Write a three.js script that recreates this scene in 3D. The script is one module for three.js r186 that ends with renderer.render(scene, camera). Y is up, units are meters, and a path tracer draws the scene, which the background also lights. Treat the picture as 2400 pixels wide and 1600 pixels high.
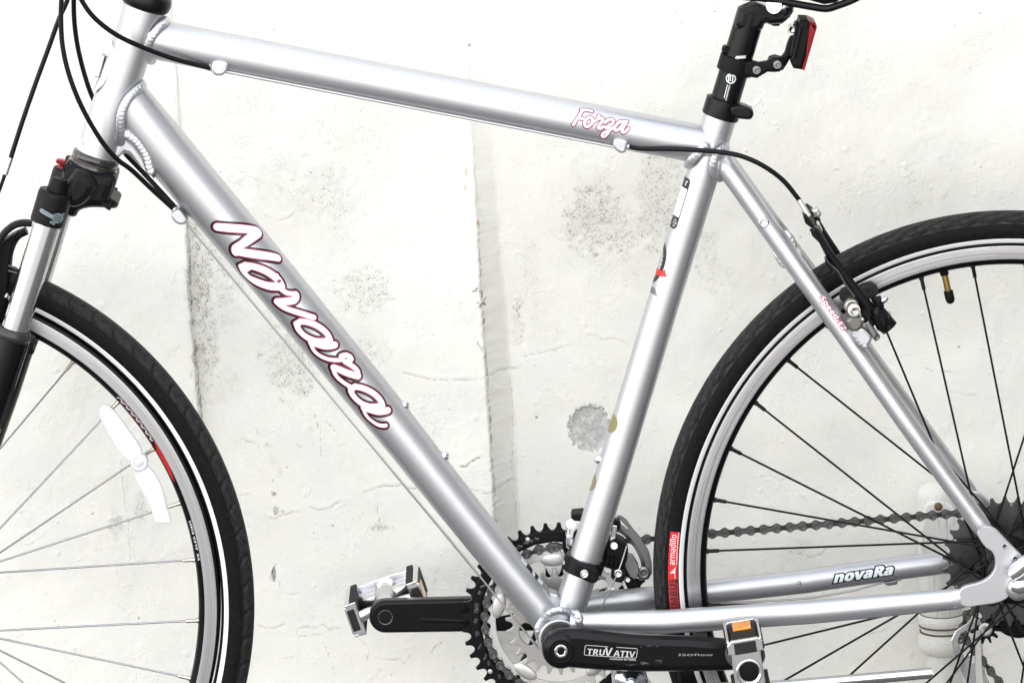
import * as THREE from 'three';
import { mergeGeometries } from 'three/addons/utils/BufferGeometryUtils.js';
import { RoundedBoxGeometry } from 'three/addons/geometries/RoundedBoxGeometry.js';
import { createNoise2D } from 'simplex-noise';

// ---------------------------------------------------------------- scale: photograph measurements -> metres
// The bicycle's middle plane is z = 0; S metres per photograph pixel there; camera D metres in front, lens shifted.
const S = 0.0004117, D = 5.0, CX = 1120, CY = -1800, ROLL = 0.0382;
const RWC = [2368, 1330], RWR = 837, FWC = [-248, 1423], FWR = 844;
const ca = Math.cos(ROLL), sa = Math.sin(ROLL);
const down = (x, y) => (x - 1200) * sa + (y - 800) * ca;
const H0 = (down(RWC[0], RWC[1]) + RWR) * S;
const plane = (x, y) => [((x - 1200) * ca - (y - 800) * sa) * S, H0 - down(x, y) * S];
const CAM = plane(CX, CY);
// point that stands at depth z and is measured at (x, y) in the photograph
function at(x, y, z = 0) {
  const p = plane(x, y), k = (D - z) / D;
  return new THREE.Vector3(CAM[0] + (p[0] - CAM[0]) * k, CAM[1] + (p[1] - CAM[1]) * k, z);
}
const L = (px, z = 0) => px * S * (D - z) / D;
const lerp = (a, b, t) => a + (b - a) * t;
const V = (x, y, z) => new THREE.Vector3(x, y, z);

// ---------------------------------------------------------------- camera, sky, sun, exposure
const scene = new THREE.Scene();
const FPX = D / S, HALF = 3400;
const camera = new THREE.PerspectiveCamera(2 * Math.atan(HALF / FPX) * 180 / Math.PI, 1.5, 0.1, 200);
camera.position.set(CAM[0], CAM[1], D);
camera.rotation.set(0, 0, -ROLL);
camera.setViewOffset(HALF * 3, HALF * 2, HALF * 1.5 - CX, HALF - CY, 2400, 1600);
camera.updateProjectionMatrix();

const SKY = 1.0, SUN = 5.0, EXPOSURE = 3.75;
{
  const w = 256, h = 128, data = new Float32Array(w * h * 4);
  for (let j = 0; j < h; j++) for (let i = 0; i < w; i++) {
    const e = ((j + 0.5) / h - 0.5) * Math.PI, s = Math.max(0, Math.sin(e)), o = (j * w + i) * 4;
    const q = Math.pow(1 - s, 1.6), l = SKY * (0.5 + 0.75 * q);       // hazy day: white towards the horizon, blue overhead
    data[o] = l * lerp(0.93, 1.02, q); data[o + 1] = l * lerp(0.99, 0.995, q); data[o + 2] = l * lerp(1.1, 0.93, q); data[o + 3] = 1;
  }
  const sky = new THREE.DataTexture(data, w, h, THREE.RGBAFormat, THREE.FloatType);
  sky.mapping = THREE.EquirectangularReflectionMapping; sky.magFilter = THREE.LinearFilter; sky.needsUpdate = true;
  scene.background = sky; scene.environment = sky;
}
const sun = new THREE.DirectionalLight(new THREE.Color(1, 0.975, 0.94), SUN);
// the sun stands behind the wall: wall, bicycle and pavement are in open shade, the street in front is sunlit
sun.position.set(1.6, 8.2, -5.4); sun.target.position.set(0, 0.5, 0);
sun.castShadow = true; sun.shadow.radius = 1; sun.shadow.mapSize.set(2048, 2048);
Object.assign(sun.shadow.camera, { left: -8, right: 8, top: 8, bottom: -8, near: 0.5, far: 30 });
scene.add(sun, sun.target);

const renderer = new THREE.WebGLRenderer({ antialias: true });
renderer.toneMapping = THREE.LinearToneMapping;
renderer.toneMappingExposure = EXPOSURE;
renderer.shadowMap.enabled = true; renderer.shadowMap.type = THREE.PCFSoftShadowMap;
renderer.setSize(1024, 682);

// ---------------------------------------------------------------- small helpers
function rng(seed) { let a = seed >>> 0; return () => { a = (a + 0x6d2b79f5) | 0; let t = Math.imul(a ^ (a >>> 15), 1 | a); t = (t + Math.imul(t ^ (t >>> 7), 61 | t)) ^ t; return ((t ^ (t >>> 14)) >>> 0) / 4294967296; }; }
const clamp = (x, a = 0, b = 1) => Math.min(b, Math.max(a, x));
const smooth = (a, b, x) => { const t = clamp((x - a) / (b - a)); return t * t * (3 - 2 * t); };
function curve1(xs, ys) { return x => { if (x <= xs[0]) return ys[0]; for (let i = 1; i < xs.length; i++) if (x <= xs[i]) return lerp(ys[i - 1], ys[i], (x - xs[i - 1]) / (xs[i] - xs[i - 1])); return ys[ys.length - 1]; }; }
function group(name, parent) { const g = new THREE.Group(); g.name = name; parent.add(g); return g; }
function part(name, geo, mat, parent) {
  const m = new THREE.Mesh(Array.isArray(geo) ? merge(geo) : geo, mat); m.name = name; m.castShadow = m.receiveShadow = true; parent.add(m); return m;
}
function merge(list) {
  const out = list.map(g => { const h = g.index ? g.toNonIndexed() : g; for (const k of Object.keys(h.attributes)) if (!['position', 'normal', 'uv'].includes(k)) h.deleteAttribute(k); return h; });
  return mergeGeometries(out, false);
}
function gridGeo(nu, nv, f) {            // f(i, j) -> [position Vector3, u, v]
  const P = [], U = [], I = [];
  for (let j = 0; j <= nv; j++) for (let i = 0; i <= nu; i++) { const [p, u, v] = f(i, j); P.push(p.x, p.y, p.z); U.push(u, v); }
  for (let j = 0; j < nv; j++) for (let i = 0; i < nu; i++) { const a = j * (nu + 1) + i, b = a + 1, c = a + nu + 1, d = c + 1; I.push(a, b, d, a, d, c); }
  const g = new THREE.BufferGeometry(); g.setAttribute('position', new THREE.Float32BufferAttribute(P, 3)); g.setAttribute('uv', new THREE.Float32BufferAttribute(U, 2)); g.setIndex(I); g.computeVertexNormals(); return g;
}
// sweep an ellipse along points; rad(i) gives [radius in the bike's plane, radius across it] or one number
function sweep(pts, rad, seg = 24, caps = true, closed = false) {
  const n = pts.length, P = [], N = [], U = [], I = [], R = i => { const r = typeof rad === 'function' ? rad(i, i / (n - 1)) : rad; return Array.isArray(r) ? r : [r, r]; };
  const T = pts.map((p, i) => { const a = closed ? pts[(i + n - 1) % n] : pts[Math.max(0, i - 1)], b = closed ? pts[(i + 1) % n] : pts[Math.min(n - 1, i + 1)]; return b.clone().sub(a).normalize(); });
  let nrm = V(0, 0, 1).cross(T[0]); if (nrm.lengthSq() < 0.01) nrm = V(1, 0, 0).cross(T[0]); nrm.normalize();
  const fr = []; for (let i = 0; i < n; i++) { nrm.addScaledVector(T[i], -nrm.dot(T[i])).normalize(); fr.push([nrm.clone(), T[i].clone().cross(nrm).normalize()]); }
  let len = 0; const m = closed ? n + 1 : n;
  for (let q = 0; q < m; q++) {
    const i = q % n; if (q) len += pts[i].distanceTo(pts[(q - 1) % n]);
    const [ra, rb] = R(i), [A, B] = fr[i];
    for (let k = 0; k <= seg; k++) {
      const t = k / seg * Math.PI * 2, c = Math.cos(t), s = Math.sin(t);
      const p = pts[i].clone().addScaledVector(A, c * ra).addScaledVector(B, s * rb), nn = V(0, 0, 0).addScaledVector(A, c * rb).addScaledVector(B, s * ra).normalize();
      P.push(p.x, p.y, p.z); N.push(nn.x, nn.y, nn.z); U.push(len, t * (ra + rb) / 2);
    }
  }
  for (let q = 0; q < m - 1; q++) for (let k = 0; k < seg; k++) { const a = q * (seg + 1) + k, b = a + 1, c = a + seg + 1, d = c + 1; I.push(a, b, d, a, d, c); }
  if (caps && !closed) for (const e of [0, n - 1]) {
    const base = P.length / 3, t = T[e].clone().multiplyScalar(e ? 1 : -1), [ra, rb] = R(e), [A, B] = fr[e];
    P.push(pts[e].x, pts[e].y, pts[e].z); N.push(t.x, t.y, t.z); U.push(0, 0);
    for (let k = 0; k <= seg; k++) { const w = k / seg * Math.PI * 2, p = pts[e].clone().addScaledVector(A, Math.cos(w) * ra).addScaledVector(B, Math.sin(w) * rb); P.push(p.x, p.y, p.z); N.push(t.x, t.y, t.z); U.push(Math.cos(w) * ra, Math.sin(w) * rb); }
    for (let k = 0; k < seg; k++) e ? I.push(base, base + 1 + k, base + 2 + k) : I.push(base, base + 2 + k, base + 1 + k);
  }
  const g = new THREE.BufferGeometry(); g.setAttribute('position', new THREE.Float32BufferAttribute(P, 3)); g.setAttribute('normal', new THREE.Float32BufferAttribute(N, 3)); g.setAttribute('uv', new THREE.Float32BufferAttribute(U, 2)); g.setIndex(I); return g;
}
const spline = (pts, n, tension = 0.5) => new THREE.CatmullRomCurve3(pts, false, 'centripetal', tension).getSpacedPoints(n);
const rod = (a, b, r, seg = 16) => sweep([a, b], r, seg);
const pxs = (arr, z = 0) => arr.map(p => at(p[0], p[1], p.length > 2 ? p[2] : z));
// a profile of [along, radius] turned about the line from a to b (along counted from a, metres)
function turned(a, b, prof, seg = 32) {
  const dir = b.clone().sub(a).normalize();
  const g = new THREE.LatheGeometry(prof.map(([l, r]) => new THREE.Vector2(Math.max(r, 1e-5), l)), seg);
  g.applyQuaternion(new THREE.Quaternion().setFromUnitVectors(V(0, 1, 0), dir)); g.translate(a.x, a.y, a.z); return g;
}
const ZD = V(0, 0, 1);
const zdisc = (c, prof, seg = 32) => turned(c, c.clone().add(ZD), prof, seg);   // turned about the axle direction
// plate: outline measured in the photograph, extruded from z0 to z1 with a small bevel
function shapeOf(pts, z, smoothIt) {
  const w = pts.map(p => at(p[0], p[1], z));
  if (smoothIt) { const c = new THREE.CatmullRomCurve3(w, true, 'centripetal').getPoints(w.length * 6); return new THREE.Shape(c.slice(0, -1).map(p => new THREE.Vector2(p.x, p.y))); }
  return new THREE.Shape(w.map(p => new THREE.Vector2(p.x, p.y)));
}
function extr(shape, z0, z1, bev = 0.0006, bseg = 2, curveSegments = 12) {
  const g = new THREE.ExtrudeGeometry(shape, { depth: Math.max(z1 - z0 - 2 * bev, 1e-5), bevelEnabled: bev > 0, bevelThickness: bev, bevelSize: bev, bevelOffset: -bev, bevelSegments: bseg, curveSegments });
  g.translate(0, 0, z0 + bev); return g;
}
const plate = (pts, z0, z1, bev = 0.0006, sm = false, holes = []) => { const s = shapeOf(pts, (z0 + z1) / 2, sm); for (const h of holes) s.holes.push(h); return extr(s, z0, z1, bev); };
function circ(c, r, n = 24, cw = true) { const p = new THREE.Path(); p.absarc(c.x, c.y, r, 0, Math.PI * 2, cw); return p; }
function box(c, sx, sy, sz, rot = 0, r = 0.0008) { const g = new RoundedBoxGeometry(sx, sy, sz, 2, Math.min(r, sx / 2.2, sy / 2.2, sz / 2.2)); g.rotateZ(rot); g.translate(c.x, c.y, c.z); return g; }
const ball = (c, r, sx = 1, sy = 1, sz = 1) => { const g = new THREE.SphereGeometry(r, 20, 14); g.scale(sx, sy, sz); g.translate(c.x, c.y, c.z); return g; };
// [z, r] profile revolved about the axle through c; fine uv in metres
function revolve(c, prof, seg, u0 = 0, u1 = Math.PI * 2) {
  const lens = [0]; for (let i = 1; i < prof.length; i++) lens.push(lens[i - 1] + Math.hypot(prof[i][0] - prof[i - 1][0], prof[i][1] - prof[i - 1][1]));
  return gridGeo(seg, prof.length - 1, (i, j) => { const t = lerp(u0, u1, i / seg), [z, r] = prof[j]; return [V(c.x + Math.cos(t) * r, c.y + Math.sin(t) * r, c.z + z), t * 0.33, lens[j]]; });
}
function gearShape(c, n, tip, depth, rot = 0) {
  const p = [], w = Math.PI * 2 / n;
  for (let i = 0; i < n; i++) for (let k = 0; k < 9; k++) {
    const x = k / 9 * 2 - 1, a = rot + i * w + x * w / 2, q = Math.abs(x) < 0.72 ? Math.sqrt(1 - (x / 0.72) ** 2) : 0;
    const r = tip - depth * Math.pow(q, 0.9); p.push(new THREE.Vector2(c.x + Math.cos(a) * r, c.y + Math.sin(a) * r));
  }
  return new THREE.Shape(p);
}

// ---------------------------------------------------------------- materials
const col = (r, g, b) => new THREE.Color().setRGB(r, g, b);
const std = (c, rough, metal, extra = {}) => new THREE.MeshPhysicalMaterial({ color: c, roughness: rough, metalness: metal, ...extra });
const M = {
  silver: std(col(0.6, 0.608, 0.632), 0.42, 0.92),
  weld: std(col(0.6, 0.608, 0.632), 0.42, 0.92),
  chrome: std(col(0.6, 0.6, 0.61), 0.14, 1),
  polished: std(col(0.74, 0.74, 0.75), 0.22, 1),
  alloy: std(col(0.62, 0.61, 0.6), 0.42, 0.9),
  steel: std(col(0.12, 0.118, 0.118), 0.32, 0.92),
  chainInner: std(col(0.042, 0.037, 0.033), 0.42, 0.85),
  cog: std(col(0.12, 0.122, 0.127), 0.28, 0.95),
  cage: std(col(0.22, 0.225, 0.235), 0.3, 0.9),
  black: std(col(0.004, 0.004, 0.005), 0.28, 0, { specularIntensity: 0.4 }),
  satin: std(col(0.005, 0.005, 0.0055), 0.42, 0, { specularIntensity: 0.32 }),
  plastic: std(col(0.004, 0.004, 0.0045), 0.5, 0, { specularIntensity: 0.28 }),
  rubber: std(col(0.034, 0.0335, 0.033), 0.62, 0, { specularIntensity: 0.5 }),
  sidewall: std(col(0.008, 0.008, 0.009), 0.62, 0, { specularIntensity: 0.26 }),
  housing: std(col(0.005, 0.0045, 0.006), 0.35, 0, { specularIntensity: 0.35 }),
  seal: std(col(0.06, 0.05, 0.045), 0.3, 0.3),
  stripe: std(col(0.82, 0.82, 0.84), 0.5, 0),
  rimBlack: std(col(0.003, 0.003, 0.0035), 0.35, 0, { specularIntensity: 0.25 }),
  spokeSilver: std(col(0.36, 0.35, 0.36), 0.24, 1),
  spokeBlack: std(col(0.007, 0.005, 0.006), 0.35, 0, { specularIntensity: 0.4 }),
  nipple: std(col(0.6, 0.55, 0.48), 0.28, 1),
  brass: std(col(0.34, 0.22, 0.07), 0.42, 1),
  red: std(col(0.24, 0.007, 0.01), 0.3, 0, { specularIntensity: 0.45 }),
  amber: std(col(0.85, 0.3, 0.015), 0.25, 0, { clearcoat: 0.8 }),
  gold: std(col(0.24, 0.2, 0.095), 0.5, 0.1),
  reflector: std(col(0.88, 0.88, 0.89), 0.6, 0, { transmission: 0.35, thickness: 0 }),
  clear: std(col(0.66, 0.67, 0.68), 0.15, 0),
  wire: std(col(0.5, 0.5, 0.5), 0.32, 0.9),
  white: std(col(0.8, 0.8, 0.8), 0.6, 0),
};
function canvas(w, h, draw) {
  const c = document.createElement('canvas'); c.width = w; c.height = h; const x = c.getContext('2d'); draw(x, w, h);
  const t = new THREE.CanvasTexture(c); t.colorSpace = THREE.SRGBColorSpace; t.magFilter = THREE.LinearFilter; return t;
}
const inkMat = (tex, rough = 0.4, metal = 0) => std(col(1, 1, 1), rough, metal, { map: tex, transparent: true });

// fine flake and a few chips in the silver paint (uv in metres)
const paintTex = canvas(1024, 1024, (x, w, h) => {
  const r = rng(21), im = x.createImageData(w, h); for (let i = 0; i < w * h; i++) { const t = 248 + (r() - 0.5) * 12; im.data[i * 4] = im.data[i * 4 + 1] = im.data[i * 4 + 2] = t; im.data[i * 4 + 3] = 255; } x.putImageData(im, 0, 0);
  for (let k = 0; k < 150; k++) { x.fillStyle = `rgba(70,66,62,${0.15 + 0.5 * r() * r()})`; x.beginPath(); x.ellipse(r() * w, r() * h, 0.8 + 3 * r() * r(), 0.6 + 1.4 * r() * r(), r() * 3, 0, 7); x.fill(); }
  for (let k = 0; k < 16; k++) { x.strokeStyle = `rgba(120,118,118,${0.1 + 0.2 * r()})`; x.lineWidth = 0.7 + r(); const a = r() * w, b = r() * h, t = r() * 6.3, l = 8 + 40 * r(); x.beginPath(); x.moveTo(a, b); x.lineTo(a + Math.cos(t) * l, b + Math.sin(t) * l); x.stroke(); }
});
paintTex.wrapS = paintTex.wrapT = THREE.RepeatWrapping; paintTex.repeat.set(1 / 0.31, 1 / 0.31);
M.silver.map = paintTex;
const dustTex = canvas(1024, 512, (x, w, h) => {      // scuffed, dusty rubber
  const r = rng(22), im = x.createImageData(w, h), n = createNoise2D(rng(23)); for (let j = 0; j < h; j++) for (let i = 0; i < w; i++) { const t = 190 + 38 * n(i / 60, j / 40) + 20 * n(i / 9, j / 11) + (r() - 0.5) * 36 + (n(i / 5 + 50, j / 3) > 0.72 ? 30 : 0); const o = (j * w + i) * 4; im.data[o] = t; im.data[o + 1] = t; im.data[o + 2] = t - 2; im.data[o + 3] = 255; } x.putImageData(im, 0, 0);
});
dustTex.wrapS = dustTex.wrapT = THREE.MirroredRepeatWrapping; dustTex.repeat.set(1 / 0.16, 1 / 0.08);
M.rubber.map = dustTex; M.sidewall.map = dustTex;
const prismTex = canvas(64, 64, (x, w, h) => { const g = x.createImageData(w, h); for (let j = 0; j < h; j++) for (let i = 0; i < w; i++) { const t = 255 * (1 - Math.max(Math.abs(i - 31.5), Math.abs(j - 31.5)) / 32), o = (j * w + i) * 4; g.data[o] = g.data[o + 1] = g.data[o + 2] = t; g.data[o + 3] = 255; } x.putImageData(g, 0, 0); });
prismTex.colorSpace = THREE.NoColorSpace; prismTex.wrapS = prismTex.wrapT = THREE.RepeatWrapping; prismTex.repeat.set(1 / 0.0032, 1 / 0.0032); M.reflector.bumpMap = prismTex; M.reflector.bumpScale = 0.00025;
// ---------------------------------------------------------------- ground and wall
const ground = part('ground', (() => { const g = new THREE.PlaneGeometry(60, 40); g.rotateX(-Math.PI / 2); return g; })(), std(col(0.15, 0.146, 0.14), 0.9, 0), scene);
ground.position.set(0, 0, 19.2); ground.userData.kind = 'structure';

const ZW = -0.27;                                     // plane of the middle panel
const wallW = 1.36, wallH = 0.907, TW = 2040, TH = 1360;
const WC = at(1200, 800, ZW);
const WX0 = WC.x - wallW / 2, WY1 = WC.y + wallH / 2;
const toTex = (x, y) => { const p = at(x, y, ZW); return [(p.x - WX0) / wallW * TW, (WY1 - p.y) / wallH * TH]; };
const K = TW / wallW * S * (D - ZW) / D;              // texture pixels per photograph pixel
const n1 = createNoise2D(rng(11)), n2 = createNoise2D(rng(12)), n3 = createNoise2D(rng(13)), n4 = createNoise2D(rng(14));
// cracks and lifted paint edges: [darkness, width, points...] in photograph pixels
const CR = [
  [0.5, 1.6, 943, 872, 985, 884, 1015, 890, 1050, 890, 1110, 889, 1142, 888, 1158, 884, 1170, 878, 1188, 881, 1215, 880],
  [0.75, 3, 1077, 1093, 1092, 1092, 1098, 1083, 1108, 1080, 1118, 1074, 1124, 1073],
  [0.6, 1.8, 900, 1139, 917, 1139, 942, 1137, 955, 1146, 968, 1147, 977, 1142],
  [0.5, 1.6, 1104, 1144, 1118, 1148, 1130, 1154, 1155, 1152, 1175, 1146, 1200, 1137, 1215, 1148],
  [0.45, 1.4, 1196, 900, 1203, 970, 1203, 1060, 1199, 1110, 1205, 1135], [0.5, 1.5, 1200, 1165, 1210, 1200, 1212, 1260],
  [0.35, 1.3, 1230, 852, 1262, 846, 1300, 838, 1318, 830, 1345, 823, 1370, 814, 1380, 800, 1400, 803, 1412, 812, 1440, 808, 1458, 816, 1475, 826],
  [0.35, 1.2, 1288, 548, 1300, 566, 1322, 571, 1345, 582], [0.4, 1.8, 1385, 572, 1394, 566, 1401, 561], [0.3, 1.3, 1425, 572, 1445, 570, 1470, 563],
  [0.4, 1.6, 655, 516, 668, 512, 682, 506, 688, 496], [0.35, 1.4, 616, 500, 628, 510], [0.35, 1.4, 784, 685, 794, 680, 803, 676],
  [0.25, 1.2, 620, 356, 636, 347, 652, 360, 668, 375], [0.22, 1.2, 545, 364, 562, 373, 582, 373], [0.25, 1.2, 574, 407, 590, 415, 612, 425, 632, 427],
  [0.35, 1.5, 404, 664, 409, 645, 414, 634, 420, 631], [0.35, 1.3, 497, 646, 502, 662, 498, 674], [0.3, 1.2, 455, 780, 500, 783, 535, 777],
  [0.4, 1.5, 632, 775, 644, 764, 660, 768, 652, 774], [0.3, 1.2, 600, 775, 616, 782, 626, 784],
  [0.5, 2, 733, 985, 738, 972, 744, 998, 750, 1002, 752, 1068], [0.4, 1.5, 760, 985, 778, 1000, 785, 1010], [0.35, 1.4, 792, 1044, 808, 1040],
  [0.45, 1.5, 565, 1026, 582, 1035, 600, 1038], [0.4, 1.4, 690, 1043, 708, 1046],
  [0.5, 1.8, 728, 1186, 744, 1195, 765, 1192, 788, 1179, 792, 1176], [0.45, 1.5, 850, 1155, 880, 1143, 905, 1138, 920, 1139],
  [0.4, 1.5, 620, 1212, 645, 1214, 662, 1206, 682, 1199, 702, 1198], [0.45, 1.4, 560, 1160, 585, 1156],
  [0.55, 1.8, 883, 1184, 886, 1205, 892, 1228], [0.6, 3, 634, 1362, 637, 1340, 642, 1325, 646, 1322], [0.5, 2, 652, 1360, 656, 1378], [0.35, 1.5, 668, 1390, 685, 1395, 704, 1388],
  [0.45, 1.6, 602, 1455, 606, 1470, 640, 1473, 668, 1463], [0.4, 1.5, 693, 1490, 696, 1475, 720, 1470, 740, 1474, 755, 1462, 770, 1476, 800, 1470],
  [0.35, 1.5, 700, 1494, 730, 1488, 755, 1488], [0.4, 1.4, 832, 1485, 848, 1500, 858, 1512], [0.35, 1.4, 880, 1540, 910, 1545, 935, 1543, 950, 1555],
  [0.45, 1.5, 758, 1505, 768, 1525, 770, 1545], [0.4, 1.4, 862, 1530, 860, 1548], [0.45, 1.6, 885, 1560, 893, 1572], [0.4, 1.5, 776, 1555, 786, 1580],
  [0.45, 1.8, 1018, 1338, 1026, 1341], [0.4, 1.5, 960, 1530, 955, 1542], [0.45, 1.6, 1012, 1532, 1018, 1515, 1036, 1505],
  [0.4, 1.4, 255, 1217, 290, 1206, 300, 1198], [0.3, 1.2, 65, 1273, 85, 1263, 105, 1246], [0.5, 1.6, 285, 1072, 288, 1112, 293, 1160, 300, 1200, 305, 1265, 310, 1318],
  [0.4, 1.5, 275, 1308, 274, 1345], [0.4, 1.6, 1840, 1395, 1842, 1382, 1839, 1372], [0.45, 1.5, 2175, 880, 2205, 888, 2245, 887], [0.35, 1.4, 2232, 933, 2270, 942, 2300, 942],
  [0.35, 1.3, 1995, 870, 2030, 868], [0.35, 1.3, 2002, 912, 1990, 912], [0.4, 1.5, 1858, 1312, 1872, 1318, 1890, 1312], [0.4, 1.5, 2040, 1510, 2060, 1502, 2085, 1497],
  [0.45, 1.5, 1880, 1320, 1905, 1325, 1930, 1318, 1945, 1300], [0.35, 1.4, 1880, 1180, 1895, 1190], [0.4, 1.4, 2110, 1478, 2140, 1482, 2165, 1474], [0.35, 1.4, 1945, 1220, 1960, 1235, 1958, 1255],
  [0.4, 1.6, 1958, 405, 1962, 400, 1972, 402], [0.35, 1.6, 1937, 427, 1948, 430], [0.3, 1.4, 1970, 436, 1976, 434],
  [0.55, 4, 1110, 682, 1120, 676, 1126, 668], [0.5, 4, 1106, 680, 1118, 682, 1127, 684], [0.65, 5, 1118, 708, 1128, 712, 1137, 718], [0.55, 4, 1120, 720, 1130, 715, 1139, 702], [0.5, 4, 1112, 792, 1122, 806, 1131, 822, 1138, 840], [0.4, 3, 1124, 826, 1138, 848], [0.5, 3, 1128, 757, 1134, 760],
  [0.3, 1.2, 530, 15, 540, 20], [0.3, 1.2, 545, 31, 556, 35, 570, 38], [0.3, 1.2, 700, 960, 712, 975], [0.4, 1.5, 2046, 690, 2040, 710],
];
// stains: [x, y, rx, ry, strength, vertical streaking]
const ST = [
  [470, 640, 34, 150, 1.0, 0.75], [520, 620, 60, 120, 0.8, 0.35], [480, 820, 34, 120, 0.85, 0.8], [540, 560, 60, 50, 0.6, 0.2], [540, 740, 60, 30, 0.6, 0.3], [520, 900, 40, 50, 0.6, 0.8], [690, 860, 55, 90, 0.85, 0.1], [640, 840, 40, 60, 0.65, 0.1], [645, 740, 36, 40, 0.5, 0.1],
  [1395, 520, 75, 95, 0.88, 0.05], [1450, 560, 70, 60, 0.72, 0.05], [1545, 470, 60, 130, 0.8, 0.15], [1400, 440, 60, 45, 0.5, 0.05], [1500, 640, 60, 60, 0.5, 0.1], [1390, 620, 60, 40, 0.5, 0.1],
  [1245, 640, 22, 90, 0.55, 0.85], [1262, 760, 20, 60, 0.5, 0.8], [1216, 770, 14, 70, 0.7, 0.9], [1280, 800, 50, 50, 0.5, 0.2], [1375, 760, 60, 45, 0.4, 0.1],
  [1665, 590, 26, 60, 0.7, 0.3], [1668, 650, 45, 55, 0.6, 0.1], [1700, 660, 40, 30, 0.4, 0.1], [1375, 860, 50, 40, 0.35, 0],
  [830, 330, 120, 130, 0.5, 0.1], [760, 450, 90, 70, 0.6, 0.1], [660, 420, 70, 60, 0.5, 0.1], [850, 680, 70, 55, 0.75, 0.1], [800, 560, 40, 60, 0.55, 0.2], [870, 830, 50, 40, 0.6, 0.1], [600, 240, 90, 50, 0.45, 0.1], [590, 210, 30, 60, 0.5, 0.2],
  [1018, 1012, 22, 30, 0.5, 0], [330, 1190, 16, 40, 0.9, 0.4], [272, 1225, 18, 30, 0.9, 0.4], [890, 1235, 24, 9, 0.9, 0], [640, 1156, 7, 6, 1.3, 0], [645, 1195, 8, 9, 1.3, 0], [662, 1197, 5, 6, 1.1, 0], [638, 1125, 4, 5, 1.1, 0],
  [640, 1075, 10, 18, 0.6, 0.2], [625, 1043, 9, 5, 0.7, 0], [655, 1105, 8, 14, 0.6, 0.2], [1150, 430, 28, 120, 0.22, 0.8], [1330, 300, 60, 80, 0.3, 0.2], [1500, 300, 80, 40, 0.3, 0.1],
  [2350, 790, 14, 50, 0.5, 0.2], [2150, 480, 14, 8, 0.6, 0], [1800, 900, 120, 80, 0.16, 0.2], [1880, 1330, 60, 40, 0.45, 0.1], [1960, 1210, 60, 60, 0.3, 0.3], [2080, 1240, 70, 110, 0.35, 0.8], [2090, 1440, 60, 110, 0.35, 0.4], [1750, 1220, 60, 60, 0.25, 0.1], [2220, 1300, 60, 300, 0.3, 0.8],
  [1700, 300, 160, 60, 0.2, 0.1], [1640, 170, 40, 60, 0.25, 0],
];
const edgeA = curve1([0, 520, 700, 960, 1200, 1600], [400, 440, 448, 470, 486, 512]);
const edgeB = curve1([0, 400, 520, 653, 727, 832, 900, 1043, 1130, 1201, 1600], [1092, 1113, 1120, 1126, 1132, 1138, 1142, 1151, 1157, 1160, 1180]);
const edgeC = curve1([0, 430, 900, 1027, 1200, 1600], [1138, 1160, 1197, 1203, 1212, 1236]);
function stainAt(x, y) {               // x, y photograph pixels; speckled grime with a grain of its own
  let d = 0;
  for (const [cx, cy, rx, ry, s, v] of ST) {
    const ax = (x - cx) / rx, ay = (y - cy) / ry, q = ax * ax + ay * ay; if (q > 2.2) continue;
    const mask = s * smooth(1.9, 0.2, q + 0.6 * n3(x / 38, y / 38) + 0.35 * n1(x / 14, y / 15));
    const wx = x + 7 * n3(x / 15, y / 13), wy = y + 7 * n4(x / 14 + 30, y / 16), ridge = 1 - 2.2 * Math.abs(n1(wx / 13, wy / 11));
    const grain = lerp(0.36 * ridge + 0.5 * n2(wx / 5, wy / 12) + 0.26 * n1(wx / 2.8, wy / 6), n1(wx / 4, y / 60) * 0.7 + n2(x / 2.2, y / 14) * 0.4, v);
    d = Math.max(d, (0.09 * clamp(mask) + 0.95 * smooth(0.56, 1.08, mask * 0.62 + grain * 0.78)) * clamp(mask * 1.6));
  }
  return d;
}
const inPx = (i, j) => {                // texture pixel -> photograph pixel
  const X = WX0 + i / TW * wallW, Y = WY1 - j / TH * wallH, k = D / (D - ZW), px = CAM[0] + (X - CAM[0]) * k, py = CAM[1] + (Y - CAM[1]) * k;
  const u = px / S, v = (H0 - py) / S; return [1200 + u * ca + v * sa, 800 - u * sa + v * ca];
};
const wallHeight = new Float32Array(TW * TH);
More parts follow.
